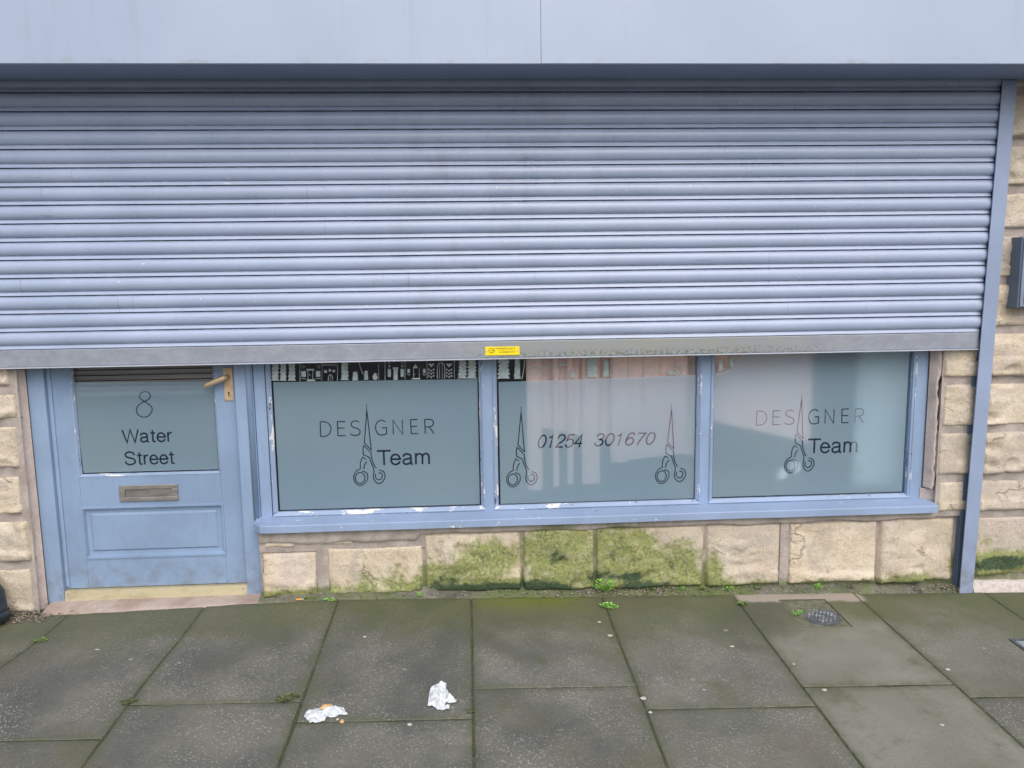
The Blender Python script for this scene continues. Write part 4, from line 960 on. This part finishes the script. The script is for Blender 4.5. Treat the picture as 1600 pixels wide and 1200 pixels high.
# ---------------------------------------------------------------- meter box, drainpipe, covers
mbx = empty("meter_box", (2.55, 0, 1.32), "grey blue metal meter box fixed to the stone wall right of the guide rail", "meter box")
b = MB(); b.box(2.468, 2.80, -.095, -.0, 1.320, 1.636, bev=.004); b.build("box_body", M_guide_dark, mbx)
b = MB(); b.box(2.474, 2.794, -.103, -.0955, 1.326, 1.630, bev=.002); b.box(2.490, 2.778, -.108, -.1032, 1.342, 1.614, bev=.002); mdoor = b.build("box_door", M_meter, mbx)
b = MB(); b.tube([(2.51, -.1082, 1.59), (2.51, -.112, 1.59)], .008, 12); b.build("lock", M_dark, mdoor)
dp = empty("drainpipe", (-2.13, -.08, gz(-2.13, -.1)), "dark cast iron waste pipe bending down out of the wall left of the door", "drainpipe")
b = MB(); px_ = -2.082
b.tube([(px_-.12, .06, .325), (px_-.12, -.02, .322), (px_-.117, -.055, .30), (px_-.105, -.075, .26), (px_-.08, -.078, .215), (px_-.02, -.10, .14), (px_-.012, -.115, .10), (px_-.01, -.12, .045)], [.045, .045, .045, .046, .047, .05, .052, .054], 20); b.build("pipe", M_pipe, dp)
b = MB(); b.tube([(px_-.12, .005, .323), (px_-.12, -.030, .321)], .058, 20); b.build("collar", M_pipe, dp); b = MB(); b.tube([(px_-.011, -.117, .075), (px_-.010, -.120, .035)], .060, 20); b.build("collar", M_pipe, dp)

mc = empty("stopcock_cover", (1.53, -.27, gz(1.53, -.27)), "small round ribbed iron cover set in a square recess of the buff slab", "cover")
b = MB(); b.closed = False
zz = lambda x, y, d: gz(x, y)-d
fr_pts = [(RX0-.01, RY0-.01), (RX1+.01, RY0-.01), (RX1+.01, RY1+.01), (RX0-.01, RY1+.01)]
t = NT("recess_concrete"); f_ = t.noise(40, 5); t.bump(f_, .004); M_rec = t.out(t.mix(t.ramp(f_, .35, .65), (.115, .125, .075), (.185, .185, .13)), .9)
b.add([(x, y, zz(x, y, .0026)) for x, y in fr_pts], [(0, 1, 2, 3)]); b.build("recess_bed", M_rec, mc)
b = MB(); cx, cy, rad = 1.533, -.275, .088; n = 36; vs = [(cx, cy, zz(cx, cy, .001))]
for rr_, dz in ((rad*.9, .001), (rad*.93, .003), (rad*.96, .001), (rad, .002), (rad, .01)): vs += [(cx+rr_*math.cos(2*math.pi*k/n), cy+rr_*math.sin(2*math.pi*k/n), zz(cx, cy, dz)) for k in range(n)]
fs = [(0, 1+k, 1+(k+1) % n) for k in range(n)]+[(1+j*n+k, 1+(j+1)*n+k, 1+(j+1)*n+(k+1) % n, 1+j*n+(k+1) % n) for j in range(4) for k in range(n)]
b.add(vs, fs); b.closed = True; lid = b.build("iron_lid", M_iron, mc)
b = MB()
for i in range(-4, 5):
    for j in range(-4, 5):
        X, Y = cx+i*.017+(.0085 if j % 2 else 0), cy+j*.016
        if math.hypot(X-cx, Y-cy) < rad*.80: b.box(X-.0055, X+.0055, Y-.0035, Y+.0035, zz(cx, cy, .001), zz(cx, cy, -.0016), bev=.001)
b.build("raised_stud", M_stud, lid)
ck = empty("inspection_cover", (2.5, -.7, gz(2.5, -.7)), "flat grey steel inspection cover at the right edge of the pavement", "cover")
def gbox(mb, x0, x1, y0, y1, d0, d1):
    vs = [(x, y, gz(x, y)+d) for x in (x0, x1) for y in (y0, y1) for d in (d0, d1)]
    mb.add(vs, [(0, 1, 3, 2), (4, 6, 7, 5), (0, 4, 5, 1), (2, 3, 7, 6), (0, 2, 6, 4), (1, 5, 7, 3)])
b = MB(); gbox(b, 2.252, 2.85, -.995, -.532, .0, .0045); b.build("cover_plate", M_cover, ck)
b = MB(); [gbox(b, *q_, .0005, .006) for q_ in ((2.236, 2.248, -1.01, -.515), (2.2485, 2.85, -.528, -.515), (2.2485, 2.85, -1.01, -.999))]; b.build("cover_frame", M_iron, ck)

# ---------------------------------------------------------------- weeds
def weed(px, py, size, label, mat=M_leaf, n=26, flat=.6, group="small weeds in the pavement joints", seed=0, Yw=None):
    x, y = G(px, py); y = min(y, -.028) if x > -1 else y; z = gz(x, y)+(.028*((y+.062)/.075)**.8 if (y > -.062 and x > -1) else 0); rr = random.Random(seed+int(px)); mb = MB(); mb.closed = False
    stem = MB()
    for i in range(n):
        a = rr.uniform(0, 2*math.pi); rad = size*rr.uniform(.15, 1)**.8; hgt = size*flat*(1.1-rad/size*.6)*rr.uniform(.4, 1.2)
        tip = Vector((x+rad*math.cos(a), y+rad*math.sin(a)*.7, z+hgt+.003)); base = Vector((x+rr.uniform(-.2, .2)*size, y+rr.uniform(-.1, .1)*size, z-.002))
        stem.tube([base, (base+tip)/2+Vector((0, 0, hgt*.2)), tip], .0006, 4)
        for k in range(3):
            b_ = a+rr.uniform(-1.6, 1.6); l = size*rr.uniform(.16, .30); wv = l*.38; d = Vector((math.cos(b_), math.sin(b_), rr.uniform(-.1, .7))).normalized(); s_ = d.cross(Vector((rr.uniform(-.5, .5), rr.uniform(-.9, 0), 1))).normalized()
            p0 = tip; mb.add([p0, p0+d*l*.35+s_*wv, p0+d*l*.75+s_*wv*.8, p0+d*l, p0+d*l*.75-s_*wv*.8, p0+d*l*.35-s_*wv], [(0, 1, 2, 3), (0, 3, 4, 5)])
    e = empty("weed", (x, y, z), label, "weed", group)
    mb.build("leaves", mat, e); stem.build("stem", mat, e)
weed(941, 920, .050, "brightest leafy weed at the foot of the wall below the middle window", n=60, flat=1.15)
weed(951, 950, .036, "bright weed growing in the slab joint just in front of the leafiest weed", n=34, flat=.5)
weed(1012, 915, .028, "tiny green sprigs at the wall foot right of the leafiest weed", M_leaf2, 22, .5)
weed(1058, 912, .022, "smallest pale sprig of the row at the wall foot", M_leaf, 12, .5)
weed(1090, 915, .024, "low sprig at the wall foot below the second mullion", M_leaf2, 16, .4)
weed(1132, 917, .030, "sprawling sprig where the wall foot meets the buff slab joint", M_leaf, 24, .45)
weed(1160, 945, .034, "weed in the joint between dark slab and buff slab", M_leaf2, 28, .35)
weed(1178, 916, .022, "thin sprig behind the buff slab, left of the round cover", M_leaf2, 14, .6)
weed(1246, 962, .026, "sprig at the left rim of the round iron cover", M_leaf, 18, .9)
weed(1268, 916, .026, "pale sprig at the wall behind the round iron cover", M_leaf, 16, .7)
weed(1328, 922, .024, "dull dry sprig at the wall right of the round cover", M_dry, 16, .6)
weed(516, 938, .026, "flat green sprig below the left window, nearest the door", M_leaf, 16, .25)
weed(478, 936, .020, "tiny green tuft beside the orange cigarette end", M_leaf2, 12, .4)
weed(655, 934, .022, "yellow green tuft at the wall foot left of the middle joint", M_leaf, 14, .5)
weed(64, 985, .030, "flat pale weed on the pavement near the drainpipe", M_leaf2, 26, .25)
weed(450, 1092, .040, "mossy tuft in the slab joint left of the torn wrapper", M_jmoss, 30, .10)
weed(735, 1112, .022, "moss tuft in the long joint right of the upright tissue", M_jmoss, 14, .12)
weed(200, 1098, .030, "low moss tuft in the leftmost slab joint", M_jmoss, 20, .10)
# moss and grit in joints and along the wall
def litter_stuff():
    mb = MB(); mb.closed = False; rr = random.Random(3)
    def chip(x, y, z, s):
        a = rr.uniform(0, 6.28); l = s*rr.uniform(.5, 1.6); wv = s*rr.uniform(.12, .5); d = Vector((math.cos(a), math.sin(a)*.5, rr.uniform(-.2, .5)))*l; p = Vector((-d.y, d.x, rr.uniform(0, .4)*l)).normalized()*wv
        c = Vector((x, y, z+.003)); mb.add([c-d/2-p/2, c+d/2-p/2, c+d/2+p/2, c-d/2+p/2, c+Vector((0, 0, wv))], [(0, 1, 4), (1, 2, 4), (2, 3, 4), (3, 0, 4)])
    for i in range(1300):
        x = rr.uniform(-.95, 2.3) if rr.random() < .45 else rr.gauss(.75, .3); u = rr.random(); y = -.062+.07*u
        chip(x, y, gz(x, y)+.026*u**.8, rr.uniform(.004, .016))
    for i in range(420):
        x = rr.gauss(-1.99, .08) if rr.random() < .75 else rr.gauss(2.22, .07); y = rr.uniform(-.13, -.02) if x < 0 else rr.uniform(-.07, -.0); chip(x, y, gz(x, y)+(.012 if x > 0 else .004), rr.uniform(.004, .018))
    for i in range(160):
        x = rr.uniform(-1.9, 2.4); y = -rr.uniform(.06, 1.25); chip(x, y, gz(x, y), rr.uniform(.003, .006))
    return tag(mb.build("leaf_litter", M_dry), "dry leaf litter and grit lying along the foot of the wall", "litter", kind="stuff")
litter_stuff()
def joint_moss():
    mb = MB(); mb.closed = False; rr = random.Random(9)
    def tuft(x, y, s):
        for k in range(3):
            a = rr.uniform(0, 6.28); d = Vector((math.cos(a), math.sin(a), rr.uniform(.1, .8))).normalized()*s; sd_ = Vector((-math.sin(a), math.cos(a), 0))*s*.4
            c = Vector((x, y, gz(x, y)-.004)); mb.add([c-sd_, c+sd_, c+d+Vector((0, 0, s*.3))], [(0, 1, 2)])
    for jx in (-1.212, -.613, -.010, .594, 1.211, 1.795, 2.428):
        for i in range(120):
            y = rr.uniform(-1.35, -.05)
            if noise.noise(Vector((jx*5, y*4, 0))) > -.12+(.15 if jx > 1.5 else 0): tuft(jx+rr.gauss(0, .0025), y, rr.uniform(.002, .0045))
    for (x0, x1, y) in ((-1.81, -1.212, -1.07), (-1.212, -.613, -.878), (-.613, -.01, -1.0), (-.01, .594, -.812), (.594, 1.211, -.964), (1.211, 1.795, -.842)):
        for i in range(30): 
            x = rr.uniform(x0, x1)
            if noise.noise(Vector((x*4, y*4, 0))) > 0: tuft(x, y+rr.gauss(0, .003), rr.uniform(.0025, .005))
    return tag(mb.build("joint_moss", M_jmoss), "low moss and grass growing in the joints between slabs", "moss", kind="stuff")
joint_moss()
# ---------------------------------------------------------------- litter and gum
def crumple(name, outline, hgt, seed, label, mat=M_tissue, res=.0065):
    """a crumpled sheet whose outline (photo pixels) lies on the pavement"""
    P_ = [Vector(G(*p)) for p in outline]; c = sum(P_, Vector((0, 0)))/len(P_)
    mb = MB(); mb.closed = False
    import bmesh
    bm = bmesh.new(); vv = [bm.verts.new((p.x, p.y, 0)) for p in P_]; bm.faces.new(vv); bmesh.ops.triangulate(bm, faces=bm.faces)
    for _ in range(4):
        ed = [e for e in bm.edges if e.calc_length() > res]
        if not ed: break
        bmesh.ops.subdivide_edges(bm, edges=ed, cuts=1, use_grid_fill=False); bmesh.ops.triangulate(bm, faces=bm.faces)
    bnd = {v for e in bm.edges if e.is_boundary for v in e.verts}
    bm.verts.index_update(); vs = []
    for v in bm.verts:
        x, y = v.co.x, v.co.y; d = 1e9
        for i in range(len(P_)):
            a, b = P_[i], P_[(i+1) % len(P_)]; ab = b-a; t_ = max(0, min(1, (Vector((x, y))-a).dot(ab)/ab.length_squared)); d = min(d, (Vector((x, y))-(a+ab*t_)).length)
        k = min(1, d/.022); n1 = abs(noise.noise(Vector((x*28, y*28, seed)))); n2 = abs(noise.noise(Vector((x*75, y*75, seed+4)))); n3 = noise.noise(Vector((x*140, y*140, seed)))
        h = hgt*(.25+.75*k**.7)*(.25+1.3*n1+.5*n2)+.0025*n3+.002+(.004*max(0, noise.noise(Vector((x*30, y*30, seed+9)))) if d < .001 else 0)
        vs.append((x+.002*n3, y+.002*noise.noise(Vector((y*90, x*90, 1))), gz(x, y)+max(.0015, h)))
    mb.add(vs, [[v.index for v in f.verts] for f in bm.faces], 0, False); bm.free()
    return tag(mb.build(name, mat, origin=(c.x, c.y, gz(c.x, c.y))), label, "litter")
ts = crumple("crumpled_tissue", [(668, 1105), (670, 1090), (672, 1080), (676, 1074), (688, 1071), (698, 1070), (697, 1078), (701, 1084), (704, 1092), (714, 1096), (712, 1100), (702, 1101), (697, 1099), (695, 1104), (703, 1106), (702, 1110), (692, 1112), (683, 1110), (676, 1106)], .030, 2, "white crumpled tissue with a raised corner, left of the long middle joint")
t1 = crumple("torn_wrapper", [(475, 1120), (479, 1114), (490, 1110), (505, 1107), (520, 1107), (528, 1106), (537, 1107), (540, 1114), (545, 1117), (538, 1119), (530, 1118), (526, 1122), (516, 1123), (511, 1122), (507, 1128), (497, 1130), (484, 1132), (481, 1127)], .016, 5, "white torn wrapper with an orange strip lying near two crumbs")
oa = crumple("orange_strip", [(499, 1113), (505, 1108), (519, 1107), (521, 1111), (512, 1113), (503, 1115)], .010, 6, None, M_orange)
o_ = oa.location-t1.location; oa.parent = t1; oa.location = o_+Vector((0, 0, .012)); del oa["category"]
def crumb(px, py, r, label, mat=M_orange):
    x, y = G(px, py); mb = MB(); n = 7; rr = random.Random(int(px*3)); z = gz(x, y)
    lo = [(x+r*rr.uniform(.7, 1.2)*math.cos(6.283*k/n), y+r*rr.uniform(.7, 1.2)*math.sin(6.283*k/n), z+.0005) for k in range(n)]; hi = [(x+(p[0]-x)*.7, y+(p[1]-y)*.7, z+r*rr.uniform(.4, .7)) for p in lo]
    mb.add(lo+hi, [(k, (k+1) % n, n+(k+1) % n, n+k) for k in range(n)]+[tuple(range(n))[::-1], tuple(range(n, 2*n))])
    tag(mb.build("food_crumb", mat, origin=(x, y, z)), label, "crumb", "crumbs beside the torn wrapper")
crumb(535, 1128, .009, "larger orange crumb beside the torn wrapper"); crumb(527, 1124, .006, "smaller pinkish crumb beside the torn wrapper", M_gum)
def butt(px, py, ang, label, l=.026, r=.0040):
    x, y = G(px, py); z = gz(x, y)+.006+r; d = Vector((math.cos(ang), math.sin(ang), 0)); c = Vector((x, y, z))
    e = empty("cigarette_end", (x, y, z-r), label, "cigarette end"); mb = MB(); mb.tube([c-d*l/2, c+d*l/2], r, 10); mb.build("filter", M_filter, e)
    mb = MB(); mb.tube([c+d*l/2, c+d*(l/2+.007)], [r*.98, r*.7], 10); mb.build("burnt_tip", M_tissue, e)
butt(467, 937, .1, "orange cigarette end in the dirt below the left window")
gums = [(570, 995, .008, "gum spot on the slab below the left window shop name"), (953, 993, .0115, "bright white gum spot left of the sloping joint, below the weeds"), (936, 972, .008, "small white gum spot just above a larger one, below the weeds"),
        (1134, 985, .011, "grey gum spot, upper of two on the dark slab left of the buff slab"), (1144, 1010, .010, "bright gum spot, lower of two on the dark slab left of the buff slab"), (1005, 1091, .012, "pale gum spot touching the long sloping joint"),
        (1082, 1062, .009, "dull pinkish gum spot in the middle of the right dark slab"), (1100, 1078, .006, "small gum spot just below the dull pinkish one"), (640, 1132, .009, "pale gum spot below the upright tissue"), (151, 1005, .010, "long pale fleck on the leftmost slab in front of the door"),
        (280, 1033, .009, "round gum spot on the slab in front of the door"), (1288, 1078, .010, "gum spot on the near buff slab close to its top left corner"), (1481, 1046, .010, "gum spot beside the right joint of the buff slab"), (1537, 1013, .010, "pale angular gum spot near the steel inspection cover"),
        (1472, 1133, .007, "white gum spot on the near buff slab, right half"), (632, 1046, .008, "faint grey gum spot above the upright tissue"), (1240, 1038, .006, "small white gum spot on the upper buff slab near its left edge"), (1016, 1113, .008, "yellowish fleck where the sloping joint meets the cross joint"), (204, 1025, .009, "faint grey gum spot left of the round one by the door")]
for k, (px, py, r, lab) in enumerate(gums):
    x, y = G(px, py); mb = MB(); n = 16; rr = random.Random(k); z = gz(x, y); ang = rr.uniform(0, 3.1); ex = rr.uniform(.65, 1.0)*(.4 if k == 9 else 1)
    def gp_(s_, zz_): return [(x+s_*r*(1+.12*math.sin(3*t_+k))*math.cos(t_), y+s_*r*ex*(1+.1*math.cos(2*t_+k))*math.sin(t_), z+zz_) for t_ in [6.283*i/n for i in range(n)]]
    vs = gp_(1, .0004)+gp_(.85, .0018)+gp_(.4, .0021); mb.add(vs, [(j*n+i, j*n+(i+1) % n, (j+1)*n+(i+1) % n, (j+1)*n+i) for j in range(2) for i in range(n)]+[tuple(range(2*n, 3*n)), tuple(range(n))[::-1]], 0, True)
    dull = k in (3, 6, 15, 18, 10, 13)
    tag(mb.build("gum_spot", M_gum2 if dull else M_gum, origin=(x, y, z)), lab, "gum spot", "flattened gum spots on the paving")
print("objects", len(bpy.data.objects))
